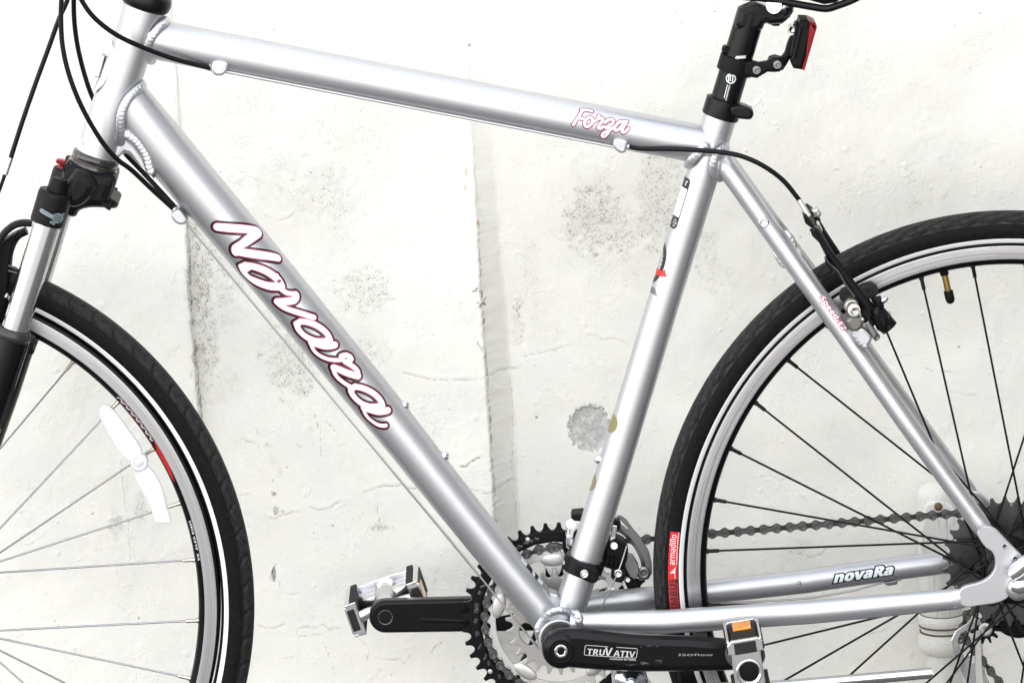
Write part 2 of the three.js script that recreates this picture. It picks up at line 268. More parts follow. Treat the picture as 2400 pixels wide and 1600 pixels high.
const wallMap = canvas(TW, TH, (c) => {
  const img = c.createImageData(TW, TH), d = img.data, rnd = rng(5);
  for (let j = 0; j < TH; j++) for (let i = 0; i < TW; i++) {
    const [x, y] = inPx(i, j), o = (j * TW + i) * 4;
    const patch = n4(x / 260, y / 300) * 0.5 + n3(x / 90, y / 110) * 0.35, fine = n2(x / 7, y / 7) * 0.5 + n1(x / 19, y / 21) * 0.5;
    const g = stainAt(x, y);
    const b = 238 + patch * 4 + fine * 2.2 + (rnd() - 0.5) * 2.5 - g * 84;
    d[o] = b; d[o + 1] = b - 2 - g * 1; d[o + 2] = b - 9 - patch * 2 - g * 2; d[o + 3] = 255;
    // relief: trowel waves, orange peel, lifted and flaked paint
    const q = Math.abs(n3(x / 70 + 3, y / 62) + 0.35 * n1(x / 22, y / 18)), brk = smooth(0.0, 0.5, n4(x / 130 + 9, y / 110 + 4));
    const lumps = Math.pow(clamp(n1(x / 9 + 40, y / 9)), 3) * smooth(-0.2, 0.5, n4(x / 90, y / 80 + 7));
    const rgh = 0.25 + 0.75 * smooth(-0.1, 0.6, n3(x / 210 + 5, y / 190) * 0.7 + n4(x / 80, y / 70) * 0.3);   // some stretches trowelled smooth, some rough
    wallHeight[j * TW + i] = 0.5 + 0.16 * n4(x / 120, y / 120) + 0.06 * n3(x / 34, y / 38) + rgh * (0.055 * n1(x / 12, y / 13) + 0.035 * n2(x / 4.5, y / 5)) + 0.22 * smooth(0.045, 0.0, q) * brk * brk + 0.28 * lumps * rgh - 0.12 * clamp(g);
  }
  c.putImageData(img, 0, 0);
  c.lineCap = 'round'; c.lineJoin = 'round';
  const r2 = rng(77);
  const jag = pts => { const o = []; for (let k = 0; k + 3 < pts.length; k += 2) { const [ax, ay, bx, by] = pts.slice(k, k + 4), n = Math.max(2, Math.round(Math.hypot(bx - ax, by - ay) / 5)); for (let t = 0; t < n; t++) o.push([lerp(ax, bx, t / n) + (r2() - 0.5) * 3.6, lerp(ay, by, t / n) + (r2() - 0.5) * 3.6]); } o.push(pts.slice(-2)); return o; };
  const bump = (X, Y, r, h) => { const R = Math.ceil(r); for (let j = -R; j <= R; j++) for (let i = -R; i <= R; i++) { const q = Math.hypot(i, j) / r, a = Math.round(X) + i, b = Math.round(Y) + j; if (q < 1 && a >= 0 && b >= 0 && a < TW && b < TH) wallHeight[b * TW + a] += h * (1 - q); } };
  for (const [e, y0, y1, dk] of [[edgeA, 500, 1000, 0.5], [edgeB, 520, 1330, 0.55]]) for (let y = y0; y < y1; y += 9) if (r2() < 0.7) { const [X, Y] = toTex(e(y) + (r2() - 0.3) * 3, y); c.fillStyle = `rgba(74,70,64,${dk * (0.3 + 0.9 * r2())})`; c.beginPath(); c.ellipse(X, Y, (0.6 + 2.2 * r2() * r2()) * K, (3 + 6 * r2()) * K, 0.07, 0, 7); c.fill(); }
  for (const [dark, w, ...pts] of CR) {
    const line = jag(pts);
    for (let k = 0; k + 1 < line.length; k++) {
      const [ax, ay] = toTex(...line[k]), [bx, by] = toTex(...line[k + 1]), ww = w * K * (0.2 + 0.85 * r2() * r2());
      if (r2() < 0.14) continue;
      c.strokeStyle = `rgba(78,70,58,${dark * (0.5 + 0.7 * r2())})`; c.lineWidth = ww; c.beginPath(); c.moveTo(ax, ay); c.lineTo(bx, by); c.stroke();
      for (let t = 0; t < 1; t += 0.25) { bump(lerp(ax, bx, t), lerp(ay, by, t) + 1, 3.2, -0.05 * dark); bump(lerp(ax, bx, t) + 1, lerp(ay, by, t) - 5, 6, 0.035 * dark); }
    }
  }
  for (let k = 0; k < 260; k++) {       // pits and specks
    const x = r2() * TW, y = r2() * TH, r = (0.4 + r2() * r2() * r2() * 2.0); c.fillStyle = `rgba(70,64,55,${0.2 + 0.45 * r2()})`; c.beginPath(); c.ellipse(x, y, r * 1.2, r, r2() * 3, 0, 7); c.fill(); bump(x, y, r + 2, -0.12);
  }
  for (let k = 0; k < 420; k++) { const x = r2() * TW, y = TH * (0.25 + 0.75 * r2()); bump(x, y, 3 + 6 * r2(), 0.1 + 0.22 * r2()); }
  // bare cement where the paint has come off, and rusty chips
  const hole = (cx, cy, rx, ry, colr, depth, seed) => {
    const n = createNoise2D(rng(seed)), [X, Y] = toTex(cx, cy), a = rx * K, b = ry * K, im = c.getImageData(Math.round(X - a * 1.5), Math.round(Y - b * 1.5), Math.round(a * 3), Math.round(b * 3)), dd = im.data, w = im.width;
    for (let j = 0; j < im.height; j++) for (let i = 0; i < w; i++) {
      const u = (i - a * 1.5) / a, v = (j - b * 1.5) / b, q = Math.hypot(u, v) + 0.14 * n(u * 3, v * 3) + 0.08 * n(u * 9, v * 9), m = smooth(1.0, 0.93, q), o = (j * w + i) * 4;
      const t = colr + 12 * n(u * 4 + 5, v * 4) + 9 * n(u * 16, v * 16) + (n(u * 8 + 20, v * 8) > 0.7 ? 46 : 0);
      const mm = m * clamp(0.92 + 0.4 * n(u * 1.6 + 7, v * 1.6 + 3));
      for (let k = 0; k < 3; k++) dd[o + k] = lerp(dd[o + k], t - k * 2, mm);
      const ii = Math.round(X - a * 1.5) + i, jj = Math.round(Y - b * 1.5) + j; wallHeight[jj * TW + ii] += -depth * m + 0.05 * m * n(u * 12, v * 12);
    }
    c.putImageData(im, Math.round(X - a * 1.5), Math.round(Y - b * 1.5));
  };
  hole(1384, 1022, 50, 56, 186, 0.5, 31); hole(641, 1347, 4, 18, 150, 0.5, 35);
  for (const [x, y, w, h] of [[1093, 404, 2, 10], [1090, 440, 1.6, 7], [1119, 522, 3, 6]]) { const [X, Y] = toTex(x, y); c.fillStyle = 'rgba(196,150,84,0.55)'; c.beginPath(); c.ellipse(X, Y, w * K, h * K, 0.1, 0, 7); c.fill(); }
});
wallMap.wrapS = wallMap.wrapT = THREE.MirroredRepeatWrapping;
const bumpData = new Float32Array(TW * TH * 4);
for (let j = 0; j < TH; j++) for (let i = 0; i < TW; i++) { const h = wallHeight[(TH - 1 - j) * TW + i], o = (j * TW + i) * 4; bumpData[o] = bumpData[o + 1] = bumpData[o + 2] = h; bumpData[o + 3] = 1; }
const wallBump = new THREE.DataTexture(bumpData, TW, TH, THREE.RGBAFormat, THREE.FloatType);
wallBump.wrapS = wallBump.wrapT = THREE.MirroredRepeatWrapping; wallBump.magFilter = THREE.LinearFilter; wallBump.needsUpdate = true;
M.wall = std(col(1, 1, 1), 0.72, 0, { map: wallMap, bumpMap: wallBump, bumpScale: 0.0023 });
const wall = group('painted_wall', scene);
wall.userData = { label: 'white painted plaster wall with cracked, peeling paint behind the bicycle', category: 'wall', kind: 'thing' };
{
  // columns follow the panel edges so that each step in the plaster is a clean, slightly wavering arris
  const ys = [], lo = 1690, hi = -70; for (let i = 0; i < 12; i++) ys.push(lerp(2400, lo, i / 12)); for (let i = 0; i <= 400; i++) ys.push(lerp(lo, hi, i / 400)); for (let i = 1; i <= 14; i++) ys.push(lerp(hi, -4200, i / 14));
  const wa = createNoise2D(rng(61)), run = (n, f) => Array.from({ length: n }, (_, i) => t => f(i / n, t));
  const A = y => edgeA(y) + 1.6 * wa(y / 45, 3) + 0.8 * wa(y / 13, 9), B = y => edgeB(y) + 1.4 * wa(y / 40, 8) + 1.2 * wa(y / 11, 5), C = y => edgeC(y) + 3 * wa(y / 90, 2);
  const cols = [...run(10, (t, y) => lerp(-6500, -90, t)), ...run(60, (t, y) => lerp(-90, A(y) - 1, t)), y => A(y) - 1, y => A(y) + 1, ...run(90, (t, y) => lerp(A(y) + 2.5, B(y) - 1, t)), y => B(y) - 1, y => B(y) + 0.5, ...run(8, (t, y) => lerp(B(y) + 1.5, C(y), t)), ...run(160, (t, y) => lerp(C(y), 2490, t)), ...run(10, (t, y) => lerp(2490, 5200, t)), () => 5200];
  const g = gridGeo(cols.length - 1, ys.length - 1, (i, j) => {
    const y = ys[j], x = cols[i](y), p = at(x, y, ZW);
    let z = x <= A(y) ? ZW + 0.01 * lerp(0.15, 1, smooth(330, 640, y)) : ZW; if (x > B(y)) z += (-0.005 - 0.03 * Math.pow(clamp((x - B(y)) / (C(y) - B(y))), 0.8)) * lerp(0.1, 1, smooth(200, 850, y));
    z += 0.0022 * n4(x / 420, y / 380) - 0.0022 * smooth(1, 0.8, Math.hypot((x - 1388) / 50, (y - 1022) / 56) + 0.1 * n3(x / 12, y / 12));
    return [V(p.x, p.y, z), (p.x - WX0) / wallW, (p.y - (WY1 - wallH)) / wallH];
  });
  // the wall goes on round the part in view
  const P = (x, y, z) => V(x, y, z), quad = (x0, y0, x1, y1, z) => gridGeo(1, 1, (i, j) => { const X = i ? x1 : x0, Y = j ? y1 : y0; return [P(X, Y, z), (X - WX0) / wallW, (Y - (WY1 - wallH)) / wallH]; });
  part('plaster_surround', [quad(-5, 0, 5.2, 2.9, ZW - 0.046)], M.wall, wall);
  part('plaster_face', g, M.wall, wall);
  const body = new THREE.BoxGeometry(10.2, 2.9, 0.2); body.translate(0.1, 1.45, ZW - 0.152); part('wall_core', body, std(col(0.45, 0.44, 0.42), 0.9, 0), wall);
}

// a darker wing of the building stands at right angles, just out of the picture: it shades the wall from that side and shows as the dark edge on the upright tubes
{
  const wing = part('side_wall', (() => { const g = new THREE.BoxGeometry(0.22, 2.9, 3.6); g.translate(0, 1.45, 0); return g; })(), std(col(0.22, 0.21, 0.2), 0.85, 0), scene);
  wing.position.set(1.75, 0, ZW + 1.76); wing.userData = { label: 'grey wing wall at right angles to the white wall', category: 'wall', kind: 'thing' };
}
// ---------------------------------------------------------------- drain pipe on the wall, behind the rear hub
{
  const pipe = group('drain_pipe', scene);
  pipe.userData = { label: 'white painted drain pipe with screwed strap fixed to the wall behind the rear hub', category: 'pipe' };
  const zc = ZW + 0.012, r = L(52, zc);
  const top = at(2208, 1060, zc), foot = at(2206, 1700, zc), X = (top.x + foot.x) / 2;
  pipe.position.set(X, 0, 0);
  const o = (y, dx = 0) => V(dx, y, zc), y = p => at(2208, p, zc).y;
  const grime = canvas(1024, 512, (c, w, h) => {   // chalky paint with grime runs and rust specks
    const n = createNoise2D(rng(91)), im = c.createImageData(w, h), r = rng(92); for (let j = 0; j < h; j++) for (let i = 0; i < w; i++) { const s = clamp(0.5 * n(i / 8, j / 70) + 0.5 * n(i / 30, j / 30) + 0.4 * n(i / 5, j / 6) - 0.25), t = 224 - 70 * s + (r() - 0.5) * 6, o = (j * w + i) * 4; im.data[o] = t; im.data[o + 1] = t - 2 - 3 * s; im.data[o + 2] = t - 8 - 10 * s; im.data[o + 3] = 255; } c.putImageData(im, 0, 0);
    for (let k = 0; k < 60; k++) { c.fillStyle = `rgba(70,58,44,${0.2 + 0.5 * r()})`; c.beginPath(); c.ellipse(r() * w, r() * h, 1 + 5 * r() * r(), 1 + 3 * r() * r(), r() * 3, 0, 7); c.fill(); }
  });
  grime.wrapS = grime.wrapT = THREE.MirroredRepeatWrapping; grime.repeat.set(2, 1);
  const paint = std(col(1, 1, 1), 0.6, 0, { map: grime });
  const dirt = std(col(0.12, 0.1, 0.08), 0.9, 0);
  const pt = (name, a, b, prof, seg = 40) => { const g = turned(a, b, prof, seg); part(name, g, paint, pipe); };
  pt('upper_pipe', o(y(1465)), o(y(0)), [[0, 0], [0, r * 0.98], [y(1165) - y(1465), r * 0.98], [y(1150) - y(1465), r * 0.93], [y(1140) - y(1465), r * 0.78], [y(1133) - y(1465), r * 0.5], [y(1130) - y(1465), 0]]);
  pt('collar', o(y(1520)), o(y(0)), [[-0.004, r * 0.86], [0, r * 1.06], [0.006, r * 1.13], [0.014, r * 1.1], [0.018, r * 1.0], [0.024, r * 0.99], [0.027, r * 1.1], [0.033, r * 1.1], [0.037, r]]);
  for (const [yy, rr] of [[1512, 0.9], [1476, 1.03], [1462, 1.06], [1436, 1.0]]) part('joint_gap', turned(o(y(yy)), o(y(yy) + 1), [[-0.0009, r * 0.8], [-0.0008, r * rr + 0.0004], [0.0008, r * rr + 0.0004], [0.0009, r * 0.8]], 40), dirt, pipe);
  pt('lower_pipe', o(0.0), o(1), [[0, r * 0.8], [y(1512), r * 0.8]]);
  const strap = plate([[2162, 1215], [2172, 1180], [2195, 1172], [2215, 1174], [2235, 1186], [2250, 1215], [2255, 1260], [2252, 1330], [2165, 1330]], zc + r * 0.72, zc + r * 1.04, 0.003, true); strap.translate(-X, 0, 0); part('strap', strap, paint, pipe);
  const sc = at(2200, 1187, zc + r * 1.04); part('screw', (() => { const g = zdisc(sc, [[-0.006, 0], [-0.006, 0.0042], [0.0015, 0.0042], [0.0028, 0.003], [0.003, 0]], 16); g.translate(-X, 0, 0); return g; })(), std(col(0.16, 0.11, 0.07), 0.6, 0.5), pipe);
}
// ================================================================ the bicycle
const bike = group('bicycle', scene);
bike.userData = { label: 'silver city bicycle with black tyres parked against the white wall', category: 'bicycle' };
const frame = group('frame', bike);

// a straight tube given by [x, y, half width] photograph stations; remembers itself so that decals can be laid on it
function tube(list, zs, widen = 1, seg = 48) {
  const C = list.map((p, i) => at(p[0], p[1], Array.isArray(zs) ? zs[i] : zs)), ra = list.map((p, i) => L(p[2], C[i].z)), rb = list.map((p, i) => ra[i] * (p[3] || widen));
  const dir = C[C.length - 1].clone().sub(C[0]).normalize(), s = C.map(p => p.clone().sub(C[0]).dot(dir));
  const pts = [], rr = [];
  for (let i = 0; i + 1 < C.length; i++) for (let k = 0; k < 8; k++) { const t = k / 8; pts.push(C[i].clone().lerp(C[i + 1], t)); rr.push([lerp(ra[i], ra[i + 1], t), lerp(rb[i], rb[i + 1], t)]); }
  pts.push(C[C.length - 1]); rr.push([ra[ra.length - 1], rb[rb.length - 1]]);
  const n = V(-dir.y, dir.x, 0).normalize(); if (n.y < 0) n.negate();
  const cx = curve1(s, C.map(p => p.x)), cy = curve1(s, C.map(p => p.y)), cz = curve1(s, C.map(p => p.z)), A = curve1(s, ra), B = curve1(s, rb);
  const t = {
    geo: sweep(pts, i => rr[i], seg), dir, n, len: s[s.length - 1],
    center: q => V(cx(q), cy(q), cz(q)), A, B,
    point: (q, f, lift = 0) => { const c = t.center(q); return c.addScaledVector(n, Math.sin(f) * (A(q) + lift)).add(V(0, 0, Math.cos(f) * (B(q) + lift))); },
    // photograph pixel -> (distance along, angle round) on the tube's near face
    find: (x, y) => {
      let z = cz(s[s.length - 1] / 2), q = 0, o = 0;
      for (let k = 0; k < 3; k++) { const p = at(x, y, z); q = p.clone().sub(C[0]).dot(dir); o = p.clone().sub(t.center(q)).dot(n) / A(q); z = cz(q); }
      const c = t.center(q), v = V(CAM[0], CAM[1], D).sub(c).normalize();
      return [q, Math.asin(clamp(o, -0.999, 0.999)) + Math.atan2(v.dot(n), v.z)];
    },
  };
  return t;
}
// decal wrapped round a tube between s0..s1 and angles f0..f1, drawn in millimetres (mm along, mm up)
function wrap(name, t, s0, s1, f0, f1, dpm, draw, parent, rough = 0.35, nu = 40, nv = 16) {
  const r = (t.A((s0 + s1) / 2) + t.B((s0 + s1) / 2)) / 2, w = Math.round((s1 - s0) * 1000 * dpm), h = Math.round((f1 - f0) * r * 1000 * dpm);
  const tex = canvas(w, h, x => { x.save(); x.lineCap = x.lineJoin = 'round'; draw(x, (q, f) => [(q - s0) * 1000 * dpm, (f1 - f) * r * 1000 * dpm], dpm, w, h); x.restore(); });
  const g = gridGeo(nu, nv, (i, j) => { const q = lerp(s0, s1, i / nu), f = lerp(f0, f1, j / nv); return [t.point(q, f, 0.00018), i / nu, j / nv]; });
  return part(name, g, inkMat(tex, rough), parent);
}

const topTube = tube([[345, 88.5, 47], [400, 99, 46.7], [1500, 311, 45.8], [1670, 343, 45]], 0, 0.92);
const nDT = [0.771, -0.637], dDT = [0.637, 0.771], dt = (s, c, r) => [s * dDT[0] + c * nDT[0], s * dDT[1] + c * nDT[1], r];
const downTube = tube([[...dt(366, 75, 58), 0.72], [...dt(430, 75, 59), 0.86], [...dt(520, 75, 59.3), 0.95], dt(888, 78, 55), dt(1275, 77.5, 52), dt(1401, 76, 49.5), dt(1583, 72, 47), dt(1779, 69, 44), dt(1945, 70, 43)], 0, 0.95);
const seatTube = tube([[1690, 262, 39], [1685, 284, 38.5], [1558, 700, 37.6], [1437, 1100, 37.6], [1347.5, 1388, 37.6], [1316, 1490, 37.6]], 0, 1);
const headTube = tube([[340.5, 8, 51], [334, 30, 50], [326, 55, 48.5], [245, 300, 48.5], [235, 335, 49.5], [226, 362, 50.5]], 0, 1);
part('top_tube', topTube.geo, M.silver, frame); part('down_tube', downTube.geo, M.silver, frame);
part('seat_tube', seatTube.geo, M.silver, frame); part('head_tube', headTube.geo, M.silver, frame);
const nearStay = tube([[1697, 380, 25], [1706, 395, 25], [1828, 568, 24.5], [1925, 705, 24], [2134, 1002, 23.5], [2280, 1203, 22.5], [2296, 1226, 22.5, 0.75], [2308, 1243, 20, 0.2]], [0.012, 0.016, 0.03, 0.04, 0.06, 0.068, 0.069, 0.069]);
const nearChain = tube([[1340, 1462, 24], [1420, 1459, 27], [1560, 1457, 28], [1900, 1434, 27.5], [2100, 1416, 26], [2226, 1405, 24.5], [2244, 1403.5, 24, 0.6], [2264, 1401, 21, 0.2]], [0.03, 0.036, 0.045, 0.056, 0.064, 0.0685, 0.069, 0.069], 0.8);
// mirror image across the bicycle's middle plane
function flip(src) {
  const h = src.index ? src.toNonIndexed() : src.clone();
  for (const [k, w] of [['position', 3], ['normal', 3], ['uv', 2]]) { const a = h.attributes[k].array; for (let i = 0; i < a.length; i += 3 * w) { for (let q = 0; q < w; q++) { const t = a[i + q]; a[i + q] = a[i + w + q]; a[i + w + q] = t; } if (w === 3) { a[i + 2] *= -1; a[i + 5] *= -1; a[i + 8] *= -1; } } }
  return h;
}
part('seat_stay', nearStay.geo, M.silver, frame); part('seat_stay', flip(nearStay.geo), M.silver, frame);
part('chain_stay', nearChain.geo, M.silver, frame);
// the drive-side chain stay, its axis the mirror of the near one
const farChain = (() => { const pts = [[1340, 1462, 24], [1420, 1459, 27], [1560, 1457, 28], [1900, 1434, 28.5], [2100, 1416, 28], [2300, 1398, 27]], zs = [0.03, 0.036, 0.045, 0.056, 0.064, 0.069]; return pts.map((p, i) => { const w = at(p[0], p[1], zs[i]); w.z = -zs[i]; return [w, L(p[2], zs[i])]; }); })();
const inv = w => { const k = D / (D - w.z), X = CAM[0] + (w.x - CAM[0]) * k, Y = CAM[1] + (w.y - CAM[1]) * k, u = X / S, v = (H0 - Y) / S; return [1200 + u * ca + v * sa, 800 - u * sa + v * ca]; };
const farChainTube = tube(farChain.map(([w, r]) => { const q = inv(w); return [q[0], q[1], r / L(1, w.z)]; }), farChain.map(([w]) => w.z), 0.85);
part('chain_stay', farChainTube.geo, M.silver, frame);
// bottom bracket shell
const BB = at(1310, 1478, 0), BBz = L(49);
part('bottom_bracket_shell', [zdisc(BB, [[-0.034, 0], [-0.034, BBz - 0.001], [-0.033, BBz], [0.033, BBz], [0.034, BBz - 0.001], [0.034, BBz - 0.004], [0.031, BBz - 0.005], [0.031, 0]], 48)], M.silver, frame);
part('bearing_cup', zdisc(BB, [[0.0312, 0.001], [0.0348, BBz - 0.0035], [0.0365, BBz - 0.0042], [0.0372, BBz - 0.006], [0.0372, 0.001]], 48), std(col(0.3, 0.27, 0.24), 0.35, 0.9), frame);
// gussets
part('gusset', plate([[282, 296], [296, 312], [322, 338], [343, 366], [353, 394], [362, 415], [345, 398], [318, 374], [302, 358], [293, 355], [284, 360], [274, 372], [268, 360]], -0.0125, 0.0125, 0.004), M.silver, frame);
part('gusset', plate([[1287, 1382], [1306, 1388], [1325, 1428], [1322, 1450], [1295, 1445]], -0.007, 0.011, 0.002), M.silver, frame);
part('gusset', plate([[1640, 345], [1655, 340], [1648, 372], [1618, 398], [1606, 380]], -0.01, 0.01, 0.003), M.silver, frame);

// weld beads: overlapping ripples along the joint
function bead(pts, r, pitch = 0.0042, flat = 0.5) {
  const c = new THREE.CatmullRomCurve3(pts, false, 'centripetal'), len = c.getLength(), n = Math.max(16, Math.round(len / pitch * 8)), q = c.getSpacedPoints(n), out = [];
  for (let k = 0; k < Math.round(len / pitch); k++) {              // one shingled droplet after another
    const u = (k + 0.5) * pitch / len; if (u > 1) break;
    const p = c.getPointAt(u), t = c.getTangentAt(u), g = new THREE.SphereGeometry(1, 14, 10);
    g.scale(r * 1.05, pitch * 1.35, r * flat);
    const up = ZD.clone().addScaledVector(t, -t.z).normalize(), side = t.clone().cross(up).normalize();
    const m = new THREE.Matrix4().makeBasis(side, t.clone().applyAxisAngle(side, 0.2), up.clone().applyAxisAngle(side, 0.2)); g.applyMatrix4(m); g.translate(p.x, p.y, p.z); out.push(g);
  }
  out.push(sweep(q, [r * 0.92, r * flat * 0.85], 12)); return merge(out);
}
// front-facing arc of a joint: photograph points from one edge of the tube to the other, depth from the tube's roundness
const arc = (list, R, z0 = 0, lift = 0) => { const a = list[0], b = list[list.length - 1], l2 = (b[0] - a[0]) ** 2 + (b[1] - a[1]) ** 2; return list.map(p => { const t = clamp(((p[0] - a[0]) * (b[0] - a[0]) + (p[1] - a[1]) * (b[1] - a[1])) / l2) * 2 - 1, z = z0 + R * Math.sqrt(Math.max(0, 1 - t * t)) + lift; return at(p[0], p[1], z); }); };
const weld = (list, R, r, z0 = 0, pitch) => part('weld_bead', bead(arc(list, R, z0), r, pitch), M.weld, frame);
weld([[392, 44], [385, 53], [372, 65], [361, 79], [352, 93], [347, 108], [346, 122], [349, 136], [356, 144]], 0.0185, 0.0042);
weld([[338, 196], [330, 203], [314, 217], [302, 229], [293, 243], [286, 258], [283, 272], [281, 290], [281, 308], [281, 324], [282, 338], [285, 348]], 0.0235, 0.0044);
part('weld_bead', bead([[292, 312], [303, 320], [314, 328], [324, 338], [333, 350], [341, 363], [346, 376], [349, 390], [353, 402]].map(p => at(p[0], p[1], 0.0178)), 0.0042), M.weld, frame);
weld([[1662, 322], [1659, 338], [1648, 348], [1634, 362], [1620, 377], [1612, 388]], 0.012, 0.0044, 0.006);
weld([[1706, 340], [1692, 352], [1681, 361], [1675, 373], [1672, 388], [1673, 402], [1680, 412], [1690, 419]], 0.012, 0.0042, 0.014);
weld([[1272, 1452], [1284, 1442], [1296, 1434], [1308, 1431], [1320, 1432], [1332, 1436], [1340, 1444]], 0.010, 0.0038, 0.022);
weld([[1342, 1438], [1352, 1440], [1357, 1448], [1358, 1458], [1366, 1466], [1372, 1472]], 0.006, 0.004, 0.033);
weld([[1266, 1496], [1262, 1484], [1262, 1470], [1268, 1458]], 0.004, 0.0036, 0.026);
for (const s of [0.0725]) part('weld_bead', bead([[2236, 1392], [2231, 1400], [2231, 1410], [2238, 1420]].map(p => at(p[0], p[1], s)), 0.0028, 0.004), M.weld, frame);

// rear dropouts with rounded tabs
const drop = [[2296, 1234], [2310, 1231], [2330, 1236], [2365, 1270], [2400, 1305], [2440, 1345], [2446, 1372], [2426, 1392], [2392, 1398], [2374, 1384], [2360, 1400], [2338, 1410], [2300, 1416], [2268, 1420], [2252, 1414], [2246, 1400], [2248, 1386], [2258, 1374], [2298, 1362], [2316, 1352], [2330, 1335], [2333, 1310], [2325, 1291], [2312, 1282], [2298, 1264], [2291, 1248]];
const eye = [at(2355.5, 1279.5, 0.07), at(2380, 1307, 0.07)];
part('dropout', plate(drop, 0.066, 0.073, 0.0009, true, [circ(eye[0], L(7.6)), circ(eye[1], L(7.4))]), M.silver, frame);
part('dropout', flip(plate(drop, 0.066, 0.073, 0.0016, true)), M.silver, frame);
part('eyelet', zdisc(eye[1], [[-0.004, L(5.2)], [0.0042, L(5.2)], [0.0048, L(6.5)], [0.0045, L(9.5)], [0.001, L(10)]], 28), M.weld, frame);
// rack boss on the seat stay, bottle bosses, brake bridge and brake posts
{ const c = at(1790.5, 521, 0.036); part('rack_boss', zdisc(c, [[-0.004, L(13)], [0.0, L(13)], [0.0018, L(11.5)], [0.002, L(8)], [0.0012, L(6.5)], [-0.006, L(6)], [-0.006, 0]], 28), M.polished, frame); part('boss_hole', zdisc(c, [[-0.004, 0], [-0.0025, L(6)]], 16), M.plastic, frame); }
function bossBolt(x, y, nx, ny, r = 10) { const a = at(x, y, 0), n = V(nx, -ny, 0).normalize(); part('bottle_bolt', turned(a.clone().addScaledVector(n, -L(6)), a.clone().addScaledVector(n, 1), [[0, L(r * 1.05)], [L(8), L(r * 1.05)], [L(9.5), L(r * 0.95)], [L(9.8), L(r * 0.78)], [L(12.5), L(r * 0.75)], [L(15), L(r * 0.4)], [L(15.2), 0]], 24), M.polished, frame); }
bossBolt(950, 948, 0.771, -0.637, 11); bossBolt(1043, 1067, 0.771, -0.637, 11); bossBolt(1402, 1076, -0.957, -0.29, 10);
part('brake_bridge', rod(at(1868, 592, -0.03), at(1862, 596, 0.03), L(15), 20), M.silver, frame);
part('weld_bead', bead([[1842, 548], [1851, 557], [1857, 568], [1862, 580]].map(p => at(p[0], p[1], 0.02)), 0.0042, 0.0045), M.weld, frame);
part('weld_bead', bead([[1820, 592], [1828, 607], [1838, 620]].map(p => at(p[0], p[1], 0.026)), 0.0035, 0.0045), M.weld, frame);
{ const g = plate([[1996, 768], [2010, 762], [2024, 764], [2042, 784], [2038, 798], [2026, 806], [2012, 800], [2000, 784]], 0.04, 0.066, 0.0025, true); part('brake_post', g, M.weld, frame); part('brake_post', flip(g), M.weld, frame); }
part('weld_bead', bead([[2005, 778], [2010, 790], [2017, 800], [2026, 808]].map(p => at(p[0], p[1], 0.064)), 0.0035, 0.004), M.weld, frame);
// cable stops
function cableStop(pts, z0, z1, name = 'cable_stop') { part(name, plate(pts, z0, z1, 0.0024, true), M.silver, frame); }
cableStop([[497, 146], [506, 140], [522, 141], [533, 146], [535, 156], [530, 168], [520, 175], [504, 174], [496, 165]], 0.006, 0.019);
cableStop([[1438, 328], [1446, 323], [1462, 325], [1471, 330], [1470, 342], [1466, 354], [1456, 357], [1443, 350], [1437, 340]], 0.006, 0.019);
part('cable_ferrule', rod(at(488, 158.5, 0.013), at(503, 162, 0.013), L(7.2), 16), M.alloy, frame); part('cable_ferrule', rod(at(405, 488, 0.007), at(416, 500, 0.007), L(7.4), 16), M.alloy, frame);
part('cable_ferrule', rod(at(1468, 343, 0.013), at(1476, 344, 0.013), L(5.5), 16), M.polished, frame);
cableStop([[402, 500], [409, 488], [420, 484], [433, 497], [440, 509], [436, 517], [424, 520], [411, 514]], -0.016, 0.016);
// stop under the drive-side chain stay
part('cable_stop', plate([[2073, 1362], [2104, 1356], [2104, 1366], [2084, 1370], [2076, 1368]], -0.07, -0.06, 0.001), M.cage, frame);
// head badge
{
  const n = 26, m = 18, g = gridGeo(n, m, (i, j) => { const u = i / n * 2 - 1, v = j / m * 2 - 1, q = lerp(0.041, 0.098, (u + 1) / 2), w = 0.95 * Math.sqrt(Math.max(0, 1 - Math.pow(Math.abs(u), 2.4))); const e = Math.max(Math.abs(v), Math.abs(u)); return [headTube.point(q, Math.PI / 2 + v * w, 0.0018 - 0.0016 * smooth(0.86, 1, e)), i / n, j / m]; });
  part('head_badge', g, M.polished, frame);
  const c = headTube.point(0.07, Math.PI / 2, 0.0034); part('head_badge_emblem', box(c, 0.0045, 0.022, 0.018, -0.31, 0.0012), M.alloy, frame);
}
// pinch of the seat clamp
const seatClamp = group('seat_clamp', bike);
{
  const a = at(1687.5, 274, 0), b = at(1700, 233, 0), len = a.distanceTo(b), r = L(44);
  part('collar', turned(a, b, [[0, L(36)], [0, r - 0.0008], [0.001, r], [len - 0.001, r], [len, r - 0.0008], [len, L(36)]], 48), M.black, seatClamp);
  part('lever', plate([[1712, 250], [1735, 244], [1755, 250], [1765, 258], [1766, 268], [1760, 277], [1748, 278], [1715, 270]], 0.008, 0.022, 0.003, true), M.black, seatClamp);
  part('lug', plate([[1728, 240], [1748, 246], [1764, 254], [1762, 262], [1740, 262], [1725, 256]], -0.018, 0.006, 0.002), M.black, seatClamp);
  part('bolt', rod(at(1752, 256, -0.024), at(1752, 256, 0.012), L(5), 12), M.chrome, seatClamp);
}
